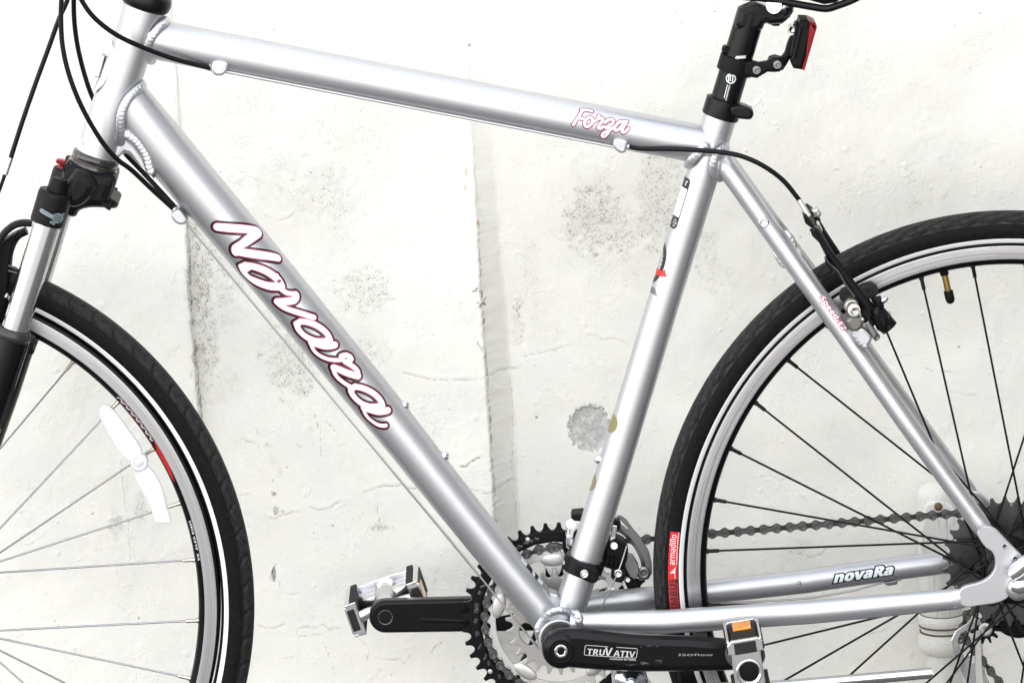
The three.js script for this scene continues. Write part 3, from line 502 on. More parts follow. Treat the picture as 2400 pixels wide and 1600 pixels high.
// stickers on the seat tube and the touch-up discs
function disc(t, x, y, r, mat, name) { const [q, f] = t.find(x, y), n = 14, g = gridGeo(n, n, (i, j) => { let u = i / n * 2 - 1, v = j / n * 2 - 1; const a = u * Math.sqrt(1 - v * v / 2), b = v * Math.sqrt(1 - u * u / 2); return [t.point(q + a * r, f + b * r / t.A(q), 0.0003), i / n, j / n]; }); part(name, g, mat, frame); }
disc(seatTube, 1435, 990, L(21), M.gold, 'round_sticker'); disc(seatTube, 1389, 1130, L(20), M.gold, 'round_sticker');
// ---------------------------------------------------------------- wheels
const rearC = at(RWC[0], RWC[1], 0), frontC = at(FWC[0], FWC[1], 0);
const TR = 0.0172;                                  // radius of the tyre's section
const sect = (R, f, r = TR) => [Math.sin(f) * r, R - TR + Math.cos(f) * r];   // [z, radius] round the section, f = 0 on the tread
const deg = Math.PI / 180;
// grooves of the two tyres: depth 0..1 at distance u along (m) and angle f across
const saw = (x, p) => Math.abs(((x % p) + p) % p - p / 2);
function treadRear(u, f, R) {
  const a = Math.abs(f) / deg, per = Math.PI * 2 * R / 88, side = f > 0 ? 0 : per / 2;
  let d = 0;
  const slant = u + side + Math.pow(a / 56, 1.5) * -0.046;           // long swept cuts from the crown to the shoulder
  if (a > 6 && a < 58) d = Math.max(d, smooth(0.0019, 0.001, saw(slant, per)) * smooth(6, 14, a) * smooth(58, 55, a));
  const line = 56 + 5 * Math.sin((u + side) / per * Math.PI * 2);    // shoulder line
  d = Math.max(d, 0.9 * smooth(4.2, 2.0, Math.abs(a - line)));
  if (a > 30 && a < line - 3 && (((slant / per) % 2) + 2) % 2 < 1) d = Math.max(d, 0.3 * smooth(0.0007, 0.0003, saw(u + a * 0.0002, 0.0022)));
  return d;
}
function treadFront(u, f, R) {
  const a = Math.abs(f) / deg, per = Math.PI * 2 * R / 84, side = f > 0 ? 0 : per / 2;
  let d = 0.8 * smooth(2.2, 0.9, Math.abs(a - 24)) + 0.55 * smooth(1.8, 0.7, Math.abs(a - 36));
  const n = u + side + (a - 40) * 0.00018;
  if (a > 36 && a < 66) d = Math.max(d, smooth(0.0026, 0.0016, saw(n, per)) * smooth(36, 40, a) * smooth(66, 58, a));
  if (a > 24 && a < 36) d = Math.max(d, 0.8 * smooth(0.0011, 0.0006, saw(u + side + a * 0.0006, per / 2)));
  d = Math.max(d, 0.5 * smooth(2, 1, Math.abs(a - 58)));
  return d;
}
function wheel(name, C, R, n, phase, o) {
  const w = group(name, bike), nu = 2000, nv = 52, F = 66 * deg;
  part('tyre_tread', gridGeo(nu, nv, (i, j) => { const t = i / nu * Math.PI * 2, f = lerp(-F, F, j / nv), [z, r] = sect(R, f, TR - 0.0024 * o.tread(t * R, f, R)); return [V(C.x + Math.cos(t) * r, C.y + Math.sin(t) * r, z), t * R, f * TR]; }), M.rubber, w);
  for (const s of [1, -1]) {
    const arcp = (a, b, m, r = TR) => Array.from({ length: m + 1 }, (_, k) => { const [z, q] = sect(R, lerp(a, b, k / m) * deg, r); return [z * s, q]; });
    part('tyre_sidewall', revolve(C, [...arcp(66, 114.5, 9), ...arcp(131, 146, 4)], 300), M.sidewall, w);
    part('reflective_stripe', revolve(C, [[sect(R, 114 * deg)[0] * s, sect(R, 114 * deg)[1]], ...arcp(114.5, 131, 5, TR + 0.0003), [sect(R, 131.5 * deg)[0] * s, sect(R, 131.5 * deg)[1]]], 300), M.stripe, w);
    const ro = o.track[0], ri = o.track[1], rn = o.rimIn;
    part('brake_track', revolve(C, [[s * 0.0112, ro + 0.0002], [s * 0.0117, ro - 0.0003], [s * 0.0116, ri], [s * 0.0112, ri - 0.0006]], 300), o.trackMat, w);
  }
  const rn = o.rimIn, ri = o.track[1];
  part('rim', revolve(C, [[-0.0098, o.track[0] + 0.003], [-0.0114, o.track[0]], [-0.0114, ri], [-0.0108, ri - 0.001], [-0.0085, rn + 0.002], [-0.0052, rn + 0.0002], [0, rn - 0.0005], [0.0052, rn + 0.0002], [0.0085, rn + 0.002], [0.0108, ri - 0.001], [0.0114, ri], [0.0114, o.track[0]], [0.0098, o.track[0] + 0.003]], 300), M.rimBlack, w);
  // spokes: near and far flange in turn, pulling forwards and backwards in pairs
  const nip = 0.0125, rs = o.spokeR;
  for (let k = 0; k < n; k++) {
    const a = phase + k * Math.PI * 2 / n, near = ((k % 2) + 2) % 2 === o.nearParity, lead = o.lead[((k % 4) + 4) % 4], fz = near ? o.nearZ : o.farZ, b = a + lead * 76 * deg;
    const p = V(C.x + Math.cos(a) * rn, C.y + Math.sin(a) * rn, near ? 0.002 : -0.002), h = V(C.x + Math.cos(b) * o.flange, C.y + Math.sin(b) * o.flange, fz + (k % 4 < 2 ? 0.0016 : -0.0016));
    const d = h.clone().sub(p).normalize(), q = p.clone().addScaledVector(d, nip);
    part('spoke', sweep([q, h], rs, 8, false), o.spokeMat, w);
    part('spoke_nipple', sweep([p.clone().addScaledVector(d, -0.002), p.clone().addScaledVector(d, 0.002), p.clone().addScaledVector(d, 0.0025), q.clone().addScaledVector(d, -0.001), q], i => [0.0026, 0.0026, 0.0019, 0.0019, 0.0015][i], 8), o.nippleMat, w);
  }
  // hub
  const hp = [[o.farZ - 0.004, 0], [o.farZ - 0.004, o.flange + 0.001], [o.farZ - 0.002, o.flange + 0.004], [o.farZ + 0.002, o.flange + 0.004], [o.farZ + 0.005, 0.016], [0, 0.0135], [o.nearZ - 0.005, 0.016], [o.nearZ - 0.002, o.flange + 0.004], [o.nearZ + 0.002, o.flange + 0.004], [o.nearZ + 0.004, o.flange + 0.001], [o.nearZ + 0.006, 0.014], [o.axle - 0.006, 0.0115], [o.axle - 0.005, 0.006], [o.axle + 0.006, 0.005], [o.axle + 0.006, 0]];
  part('hub', zdisc(C, hp, 40), o.hubMat, w);
  part('axle', rod(V(C.x, C.y, -o.axle - 0.006), V(C.x, C.y, o.axle + 0.006), 0.0048, 16), M.alloy, w);
  return w;
}
// brushed and scored brake tracks
function trackTex(seed, tones, scores) {
  const r = rng(seed); return canvas(1024, 64, (x, w, h) => {
    for (let j = 0; j < h; j++) { const t = tones[0] + (tones[1] - tones[0]) * r(); x.fillStyle = `rgb(${t},${t},${t + 2})`; x.fillRect(0, j, w, 1); }
    for (let k = 0; k < scores; k++) { const y = r() * h, l = 60 + r() * 500, t = tones[0] * (0.55 + 0.5 * r()); x.fillStyle = `rgba(${t},${t},${t},${0.3 + 0.5 * r()})`; x.fillRect(r() * w - 100, y, l, 0.6 + r() * 1.2); }
  });
}
const trackMatOf = (tex, rough) => { tex.wrapS = tex.wrapT = THREE.MirroredRepeatWrapping; tex.repeat.set(2.2, 1 / 0.0145); return std(col(1, 1, 1), rough, 1, { map: tex }); };
const rearWheel = wheel('rear_wheel', rearC, RWR * S, 36, 94.8 * deg, {
  tread: treadRear, track: [L(759), L(729)], rimIn: L(713), spokeR: 0.00105, spokeMat: M.spokeBlack, nippleMat: M.spokeBlack, hubMat: M.black, flange: 0.0225,
  nearParity: 1, nearZ: 0.031, farZ: -0.019, axle: 0.066, lead: [-1, 1, 1, -1], trackMat: trackMatOf(trackTex(3, [150, 215], 60), 0.26),
});
const frontWheel = wheel('front_wheel', frontC, FWR * S, 32, 6.7 * deg, {
  tread: treadFront, track: [L(757), L(730)], rimIn: L(714), spokeR: 0.00095, spokeMat: M.spokeSilver, nippleMat: M.nipple, hubMat: M.polished, flange: 0.019,
  nearParity: 1, nearZ: 0.034, farZ: -0.034, axle: 0.052, lead: [1, 1, -1, -1], trackMat: trackMatOf(trackTex(4, [160, 200], 14), 0.34),
});
{ // valve of the rear tyre
  const a = 100.4 * deg, P = r => V(rearC.x + Math.cos(a) * r, rearC.y + Math.sin(a) * r, 0.002), r0 = L(714);
  part('valve_seat', turned(P(r0 + 0.002), P(0), [[0, 0.0044], [0.006, 0.0042], [0.0065, 0.003]], 16), M.plastic, rearWheel);
  part('valve_stem', rod(P(r0 - 0.004), P(r0 - 0.021), 0.0032, 16), M.brass, rearWheel);
  part('valve_cap', turned(P(r0 - 0.0195), P(0), [[0, 0.0034], [0.0005, 0.0046], [0.009, 0.0046], [0.0115, 0.0036], [0.0128, 0.0018], [0.013, 0]], 18), M.plastic, rearWheel);
}
{ // printed label on the rear tyre's near sidewall
  const f = r => Math.acos(clamp((r - (RWR * S - TR)) / TR, -1, 1)), r1 = L(803), r0 = L(781), a0 = 171 * deg, a1 = 185.6 * deg;
  const tex = canvas(1700, 190, (x, w, h) => {
    x.fillStyle = '#d3121c'; x.fillRect(0, 0, w * 0.555, h); x.beginPath(); x.moveTo(w * 0.55, 0); x.quadraticCurveTo(w * 0.6, h * 0.5, w * 0.57, h); x.lineTo(w * 0.5, h); x.lineTo(w * 0.5, 0); x.fill();
    x.fillStyle = '#f4f1f0'; x.font = 'bold 140px sans-serif'; x.textBaseline = 'middle';
    x.save(); x.translate(w * 0.385, h * 0.48); x.rotate(Math.PI); x.scale(0.86, 1); x.textAlign = 'left'; x.font = '165px sans-serif'; x.fillText('armadillo', 0, -26); x.restore();
    x.save(); x.translate(w * 0.385, h * 0.14); x.rotate(Math.PI); x.font = 'bold 38px sans-serif'; x.scale(1.42, 1); x.fillText('ULTIMATE FLAT PROTECTION', 0, 6); x.restore();
    x.lineWidth = 11; x.strokeStyle = '#f4f1f0'; x.lineCap = 'round';
    for (let k = 0; k < 7; k++) { x.beginPath(); x.moveTo(w * 0.485, h * 0.3); x.quadraticCurveTo(w * (0.44 + 0.004 * k), h * (0.3 + 0.02 * k), w * (0.405 + 0.012 * k), h * (0.2 + 0.1 * k)); x.stroke(); }
    x.beginPath(); x.moveTo(w * 0.485, h * 0.3); x.quadraticCurveTo(w * 0.52, h * 0.26, w * 0.545, h * 0.3); x.stroke();
    x.save(); x.translate(w * 0.995, h * 0.5); x.rotate(Math.PI); x.transform(1, 0, -0.15, 1, 0, 0); x.font = 'bold 200px sans-serif'; x.scale(0.98, 1); x.lineWidth = 10; x.fillStyle = '#131214'; x.strokeStyle = '#b4141c'; x.fillStyle = '#a3131a'; x.fillRect(0, -h * 0.5, w * 0.43, h); x.fillStyle = '#141315'; x.fillText('NIMBUS', 6, 4); x.restore();
  });
  const g = gridGeo(60, 8, (i, j) => { const t = lerp(a0, a1, i / 60), r = lerp(r0, r1, j / 8), q = f(r); return [V(rearC.x + Math.cos(t) * r, rearC.y + Math.sin(t) * r, Math.sin(q) * TR + 0.00025), i / 60, 1 - j / 8]; });
  part('tyre_label', g, inkMat(tex, 0.55), rearWheel);
}
{ // rim print on the front wheel: grey script, red flash, small white maker's lettering
  const r0 = L(716), r1 = L(730), a0 = 44.8 * deg, a1 = 4.8 * deg;
  const tex = canvas(2000, 72, (x, w, h) => {
    x.strokeStyle = '#b9c0c4'; x.lineWidth = 15; x.lineCap = 'round';
    const A = d => (47 - d) / 40 * w;
    x.fillStyle = '#5a1216'; x.fillRect(A(43), 0, A(33) - A(43), h);
    for (let k = 0; k < 7; k++) { const s = A(43.5 - k * 1.45); x.beginPath(); x.moveTo(s, h * 0.75); x.bezierCurveTo(s + 20, h * 0.1, s + 45, h * 0.1, s + 52, h * 0.5); x.bezierCurveTo(s + 50, h, s + 70, h * 0.8, s + 78, h * 0.4); x.stroke(); }
    x.fillStyle = '#c01019'; x.beginPath(); x.moveTo(A(33.2), h * 0.1); x.lineTo(A(28), 0); x.lineTo(A(24.2), h * 0.6); x.lineTo(A(26), h); x.lineTo(A(31), h); x.fill();
    x.fillStyle = '#d3d8dc'; x.font = 'bold 56px sans-serif'; x.textBaseline = 'middle'; x.save(); x.translate(A(9.2), h * 0.5); x.rotate(Math.PI); x.fillText('VX  ALEX RIMS', 0, 2); x.restore();
  });
  const sl = (0.0108 - 0.0085) / ((L(730) - 0.001) - (L(714) + 0.002));
  const g = gridGeo(80, 3, (i, j) => { const t = lerp(a0, a1, i / 80), r = lerp(r1 - 0.0006, r0 + 0.0014, j / 3); return [V(frontC.x + Math.cos(t) * r, frontC.y + Math.sin(t) * r, 0.0085 + (r - (L(714) + 0.002)) * sl + 0.0003), i / 80, 1 - j / 3]; });
  part('rim_print', g, inkMat(tex, 0.4), frontWheel);
}
{ // clear spoke reflector
  const z0 = 0.008, z1 = 0.014, s = p => p.map(([x, y]) => [x / 3.92, 900 + y / 3.92]);
  part('reflector_wing', plate(s([[905, 250], [930, 205], [980, 188], [1022, 215], [1190, 430], [1300, 620], [1250, 660], [1185, 700], [1050, 550]]), z0, z1, 0.0015, true), M.reflector, frontWheel);
  part('reflector_wing', plate(s([[1240, 815], [1300, 780], [1362, 758], [1440, 850], [1500, 990], [1530, 1120], [1565, 1262], [1500, 1275], [1430, 1265], [1380, 1120], [1290, 960]]), z0, z1, 0.0015, true), M.reflector, frontWheel);
  const c = at(325, 1083.5, z1); part('reflector_hub', zdisc(c, [[-0.006, L(21)], [0.0, L(21)], [0.0016, L(19)], [0.0016, L(13)], [0.0006, L(11)], [0.0022, L(8)], [0.0026, 0]], 28), M.clear, frontWheel);
}
// ---------------------------------------------------------------- crankset, pedals, chain, cassette, derailleurs
const crank = group('crankset', bike);
const ringC = at(1307, 1450.5, -0.047); ringC.z = 0;
const CXY = z => V(ringC.x, ringC.y, z);
const spiderA = [19.8, 91.8, 163.8, 235.8, 307.8].map(d => d * deg);
const ringPath = (r, cw = true) => { const p = new THREE.Path(); p.absarc(ringC.x, ringC.y, r, 0, Math.PI * 2, cw); return p; };
{ // outer ring, black, with shift pins
  const s = gearShape(ringC, 44, L(224, -0.05), 0.0072, 0.02); s.holes.push(ringPath(L(180, -0.05)));
  for (const [x, y] of [[1126, 1378]]) { const q = at(x, y, -0.05); s.holes.push(circ(q, L(4.6))); }
  part('outer_chainring', extr(s, -0.0525, -0.0492, 0.0005, 1), M.black, crank);
  const band = new THREE.Shape(); band.absarc(ringC.x, ringC.y, L(207, -0.05), 0, Math.PI * 2); band.holes.push(ringPath(L(182, -0.05))); part('chainring_step', extr(band, -0.05, -0.0484, 0.0007, 2, 90), M.black, crank);
  for (const [x, y] of [[1237, 1264], [1149, 1573], [1266, 1304]]) part('shift_pin', zdisc(at(x, y, -0.0488), [[-0.002, L(6)], [0.0006, L(6)], [0.0009, L(4.5)], [0.001, 0]], 16), M.alloy, crank);
  for (const d of [101, 106, 109, 114, 117, 153, 158, 167, 171, 178, 187, 196, 204, 209, 221]) { const a = d * deg, r0 = L(188), r1 = L(200), P = (r, t) => V(ringC.x + Math.cos(t) * r, ringC.y + Math.sin(t) * r, -0.0486); part('shift_ramp', sweep([P(r0 + (d % 3) * 0.001, a), P((r0 + r1) / 2, a + 0.018 + (d % 5) * 0.006), P(r1 - (d % 4) * 0.001, a + 0.05)], [0.0012 + (d % 4) * 0.0005, 0.0005], 8), std(col(0.07, 0.07, 0.075), 0.35, 0.8), crank); }
}
{ // middle ring, bare alloy, with mounting tabs
  const s = gearShape(ringC, 36, L(176, -0.044), 0.0075, 0.05);
  const hole = new THREE.Path(), N = 200, pts = [];
  for (let k = 0; k < N; k++) { const t = -k / N * Math.PI * 2; let r = L(146); for (const a of spiderA) { const d = Math.abs(Math.atan2(Math.sin(t - a), Math.cos(t - a))); r -= L(40) * smooth(0.22, 0.09, d); } pts.push(new THREE.Vector2(ringC.x + Math.cos(t) * r, ringC.y + Math.sin(t) * r)); }
  hole.setFromPoints(pts); s.holes.push(hole); part('middle_chainring', extr(s, -0.0455, -0.0425, 0.0006, 2), M.alloy, crank);
  for (const a of spiderA) { const c = V(ringC.x + Math.cos(a) * L(143), ringC.y + Math.sin(a) * L(143), -0.0424); const g = ball(V(0, 0, 0), 1); g.scale(L(15), L(30), 0.0014); g.rotateZ(a); g.translate(c.x, c.y, c.z); part('mounting_tab', g, M.alloy, crank); }
}
{ // inner ring with slots, nearest the frame
  const s = gearShape(CXY(0), 26, L(123, -0.036), 0.0072, 0.03), rs = L(86), R = ringC;
  s.holes.push(ringPath(L(44)));
  for (let k = 0; k < 5; k++) { const a = spiderA[k] + 36 * deg, p = new THREE.Path(), pts = []; for (let q = 0; q < 28; q++) { const t = -q / 28 * Math.PI * 2, da = Math.cos(t) * 0.36, r = L(76) + Math.sin(t) * L(19); pts.push(new THREE.Vector2(R.x + Math.cos(a + da) * r, R.y + Math.sin(a + da) * r)); } p.setFromPoints(pts); s.holes.push(p); }
  part('inner_chainring', extr(s, -0.0385, -0.0355, 0.0006, 2), std(col(0.5, 0.485, 0.47), 0.36, 0.95), crank);
}
{ // black spider behind the rings
  for (const a of spiderA) { const P = (r, w, s) => new THREE.Vector2(ringC.x + Math.cos(a) * r - Math.sin(a) * w * s, ringC.y + Math.sin(a) * r + Math.cos(a) * w * s); const sh = new THREE.Shape([P(L(20), L(34), 1), P(L(100), L(22), 1), P(L(165), L(17), 1), P(L(172), L(8), 1), P(L(172), L(8), -1), P(L(165), L(17), -1), P(L(100), L(22), -1), P(L(20), L(34), -1)]); part('spider_arm', extr(sh, -0.0615, -0.0535, 0.002, 2), M.black, crank); }
  part('spider_boss', zdisc(CXY(0), [[-0.075, 0], [-0.075, L(40)], [-0.06, L(48)], [-0.04, L(46)], [-0.036, L(38)], [-0.033, L(36)], [-0.033, 0]], 40), M.black, crank);
}
// crank arms: rounded bars
function barShape(a, b, ra, rb) { const d = Math.atan2(b.y - a.y, b.x - a.x), s = new THREE.Shape(), q = Math.asin(clamp((ra - rb) / a.distanceTo(b), -1, 1)); s.absarc(a.x, a.y, ra, d + Math.PI / 2 - q, d - Math.PI / 2 + q + Math.PI * 2, false); s.absarc(b.x, b.y, rb, d - Math.PI / 2 + q, d + Math.PI / 2 - q, false); return s; }
const farPed = at(903, 1445, -0.068);
part('drive_crank_arm', extr(barShape(CXY(0), farPed.clone().setZ(0), L(41), L(38.5)), -0.081, -0.066, 0.0035, 4, 32), M.black, crank);
part('pedal_socket', zdisc(farPed.clone().setZ(-0.066), [[-0.004, L(17.5)], [0.0004, L(17.5)], [0.0006, L(16.6)], [0.0002, L(15.8)]], 32), M.cage, crank); part('pedal_axle_end', zdisc(farPed.clone().setZ(-0.066), [[0, L(16)], [0.0003, L(15)], [0.0002, 0]], 24), M.satin, crank);
{ const a = at(985, 1452, -0.066), b = at(1090, 1456, -0.066); part('arm_groove', sweep([a, b], [L(5), 0.0006], 10), M.satin, crank); }
// near crank arm, hollow-forged look: body with a bevelled shoulder
const armZ = 0.0775;
const arm = [[1273, 1522], [1276, 1500], [1288, 1484], [1308, 1474], [1340, 1471], [1378, 1473], [1430, 1479], [1495, 1485.5], [1560, 1488], [1625, 1490.5], [1725, 1499], [1760, 1503], [1788, 1518], [1794, 1536], [1786, 1556], [1762, 1567], [1725, 1568], [1620, 1571], [1495, 1571.5], [1420, 1569], [1368, 1565], [1320, 1560], [1295, 1555], [1280, 1543]];
part('near_crank_arm', plate(arm, 0.058, armZ, 0.0075, true), M.black, crank);
{ const c = at(1315, 1525, armZ); part('crank_cap', zdisc(c, [[-0.012, L(44)], [-0.003, L(43)], [-0.0006, L(38)], [0.0002, L(30)], [0.001, L(27)], [0.001, L(25.5)], [-0.0004, L(24)], [-0.0016, L(17)], [-0.002, L(16)]], 44), M.black, crank);
  const hex = new THREE.Path(); for (let k = 0; k < 6; k++) { const t = -k * Math.PI / 3 + 0.2; hex[k ? 'lineTo' : 'moveTo'](c.x + Math.cos(t) * L(9), c.y + Math.sin(t) * L(9)); } hex.closePath();
  const s = new THREE.Shape(); s.absarc(c.x, c.y, L(15.5), 0, Math.PI * 2); s.holes.push(hex); part('crank_bolt', extr(s, armZ - 0.006, armZ + 0.0022, 0.0009, 3, 24), M.chrome, crank);
  part('bolt_floor', zdisc(c.clone().setZ(armZ - 0.004), [[0, L(12)], [0.0001, 0]], 16), M.polished, crank); }
part('axle_collar', zdisc(BB, [[0.036, L(40)], [0.05, L(36)], [0.058, L(34)]], 32), M.satin, crank);
{ // concave end by the pedal axle
  const c = at(1722, 1532, armZ); const g = ball(V(0, 0, 0), 1); g.scale(L(22), L(29), 0.0012); g.translate(c.x, c.y, c.z - 0.0003); part('arm_end_recess', g, std(col(0.1, 0.1, 0.105), 0.35, 0.4), crank);
  part('pedal_axle', rod(at(1738, 1535, armZ - 0.01), at(1738, 1535, armZ + 0.03), L(17), 24), M.alloy, crank); }
// ---- pedals: alloy cage with rubber pads and amber reflectors; local x along the foot, z along the axle
function pedal(name, pos, turn, hl, len, side) {
  const p = group(name, bike), hw = 0.0165, R = new THREE.Matrix4().makeRotationZ(turn);
  const put = (n, g, m) => { g.applyMatrix4(R); g.translate(pos.x, pos.y, pos.z); part(n, g, m, p); };
  const z = v => v * side, zb = (c, w) => [z(c), w];
  put('pedal_body', zdisc(V(0, 0, 0), [[z(0), 0], [z(0), 0.0075], [z(len * 0.12), 0.0095], [z(len * 0.5), 0.0085], [z(len * 0.8), 0.0105], [z(len * 0.98), 0.0128], [z(len), 0.0118], [z(len), 0.0098], [z(len - 0.004), 0.0092], [z(len - 0.005), 0]], 32), M.polished);
  put('end_cap', zdisc(V(0, 0, 0), [[z(len - 0.003), 0.0094], [z(len - 0.0022), 0.006], [z(len - 0.002), 0]], 24), M.plastic);
  for (const s of [-1, 1]) {
    // hexagonal rail: a slab with chamfered corners running the length of the axle
    const sh = (x0, x1, h, c) => new THREE.Shape([[x0, -h], [x1 - c, -h], [x1, -h + c], [x1, h - c], [x1 - c, h], [x0, h]].map(q => new THREE.Vector2(q[0] * s, q[1])));
    const ex = (shape, a, b, bev) => { const g = extr(shape, Math.min(z(a), z(b)), Math.max(z(a), z(b)), bev); return g; };
    const frameS = sh(hl - 0.0125, hl, hw, 0.004);
    put('rail_plate', ex(frameS, 0.002, 0.0065, 0.0007), M.polished); put('rail_plate', ex(frameS, len * 0.93, len, 0.0007), M.polished);
    put('rail_core', ex(sh(hl - 0.0115, hl - 0.0016, hw - 0.0022, 0.003), 0.006, len * 0.935, 0.0005), M.plastic);
    for (const e of [-1, 1]) { put('rail_edge', box(V(s * (hl - 0.0035), e * (hw - 0.0012), z(len * 0.47)), 0.0052, 0.0024, len * 0.9, 0), M.polished); 
      const pad = []; for (let k = 0; k < 9; k++) pad.push(box(V(s * (hl - 0.0095), e * (hw - 0.0004), z(0.008 + k * (len - 0.016) / 8)), 0.0062, 0.0034, len / 14, 0, 0.0005)); put('rubber_pad', merge(pad), M.rubber); }
    put('reflector', box(V(s * (hl - 0.0012), 0, z(len * 0.3)), 0.0028, hw * 1.05, len * 0.34, 0, 0.0006), M.amber);
    put('end_pad', box(V(s * (hl - 0.0055), 0, z(0.0016)), 0.0075, hw * 1.3, 0.0022, 0, 0.0005), M.rubber);
    put('end_pad', box(V(s * (hl - 0.0075), 0, z(len + 0.0004)), 0.0105, hw * 1.25, 0.0016, 0, 0.0005), M.rubber);
    for (const q of [0.1, 0.86]) put('cage_arm', sweep([V(0, 0, z(len * (q < 0.5 ? 0.14 : 0.84))), V(s * hl * 0.45, 0, z(len * lerp(q, 0.5, 0.1))), V(s * (hl - 0.01), 0, z(len * q))], [0.0055, 0.0042], 14), M.polished);
  }
  // full-width end plates, the outer one arched over the bearing
  const pl = (a, b, arch) => { const s = new THREE.Shape(); s.moveTo(-hl + 0.004, -hw + 0.003); s.lineTo(hl - 0.004, -hw + 0.003); s.lineTo(hl - 0.004, hw - 0.003); s.quadraticCurveTo(hl * 0.5, hw - 0.003, hl * 0.3, hw - 0.003 + arch); s.lineTo(-hl * 0.3, hw - 0.003 + arch); s.quadraticCurveTo(-hl * 0.5, hw - 0.003, -hl + 0.004, hw - 0.003); s.closePath(); const h = new THREE.Path(); h.absarc(0, 0, 0.0098, 0, Math.PI * 2, true); s.holes.push(h); put('end_plate', extr(s, Math.min(z(a), z(b)), Math.max(z(a), z(b)), 0.0008, 2, 24), M.polished); };
  pl(len * 0.94, len * 0.985, 0.001);
  put('bearing_boss', (() => { const g = ball(V(0, 0, 0), 1); g.scale(0.0135, 0.0125, len * 0.32); g.translate(0, 0, z(len * 0.58)); return g; })(), M.alloy);
  for (const s of [-1, 1]) put('side_web', sweep([V(s * 0.004, 0.002, z(len * 0.55)), V(s * hl * 0.5, 0.001, z(len * 0.6)), V(s * (hl - 0.01), 0, z(len * 0.72))], [0.008, 0.009], 16), M.polished);
  put('axle_flat', rod(V(0, 0, z(-0.014)), V(0, 0, z(0.003)), 0.0062, 12), M.alloy);
  return p;
}
pedal('drive_side_pedal', farPed.clone().setZ(-0.094), 17 * deg, 0.039, 0.072, -1);
pedal('near_side_pedal', at(1757, 1576, 0.178).setZ(0.104), 97 * deg, 0.031, 0.074, 1);

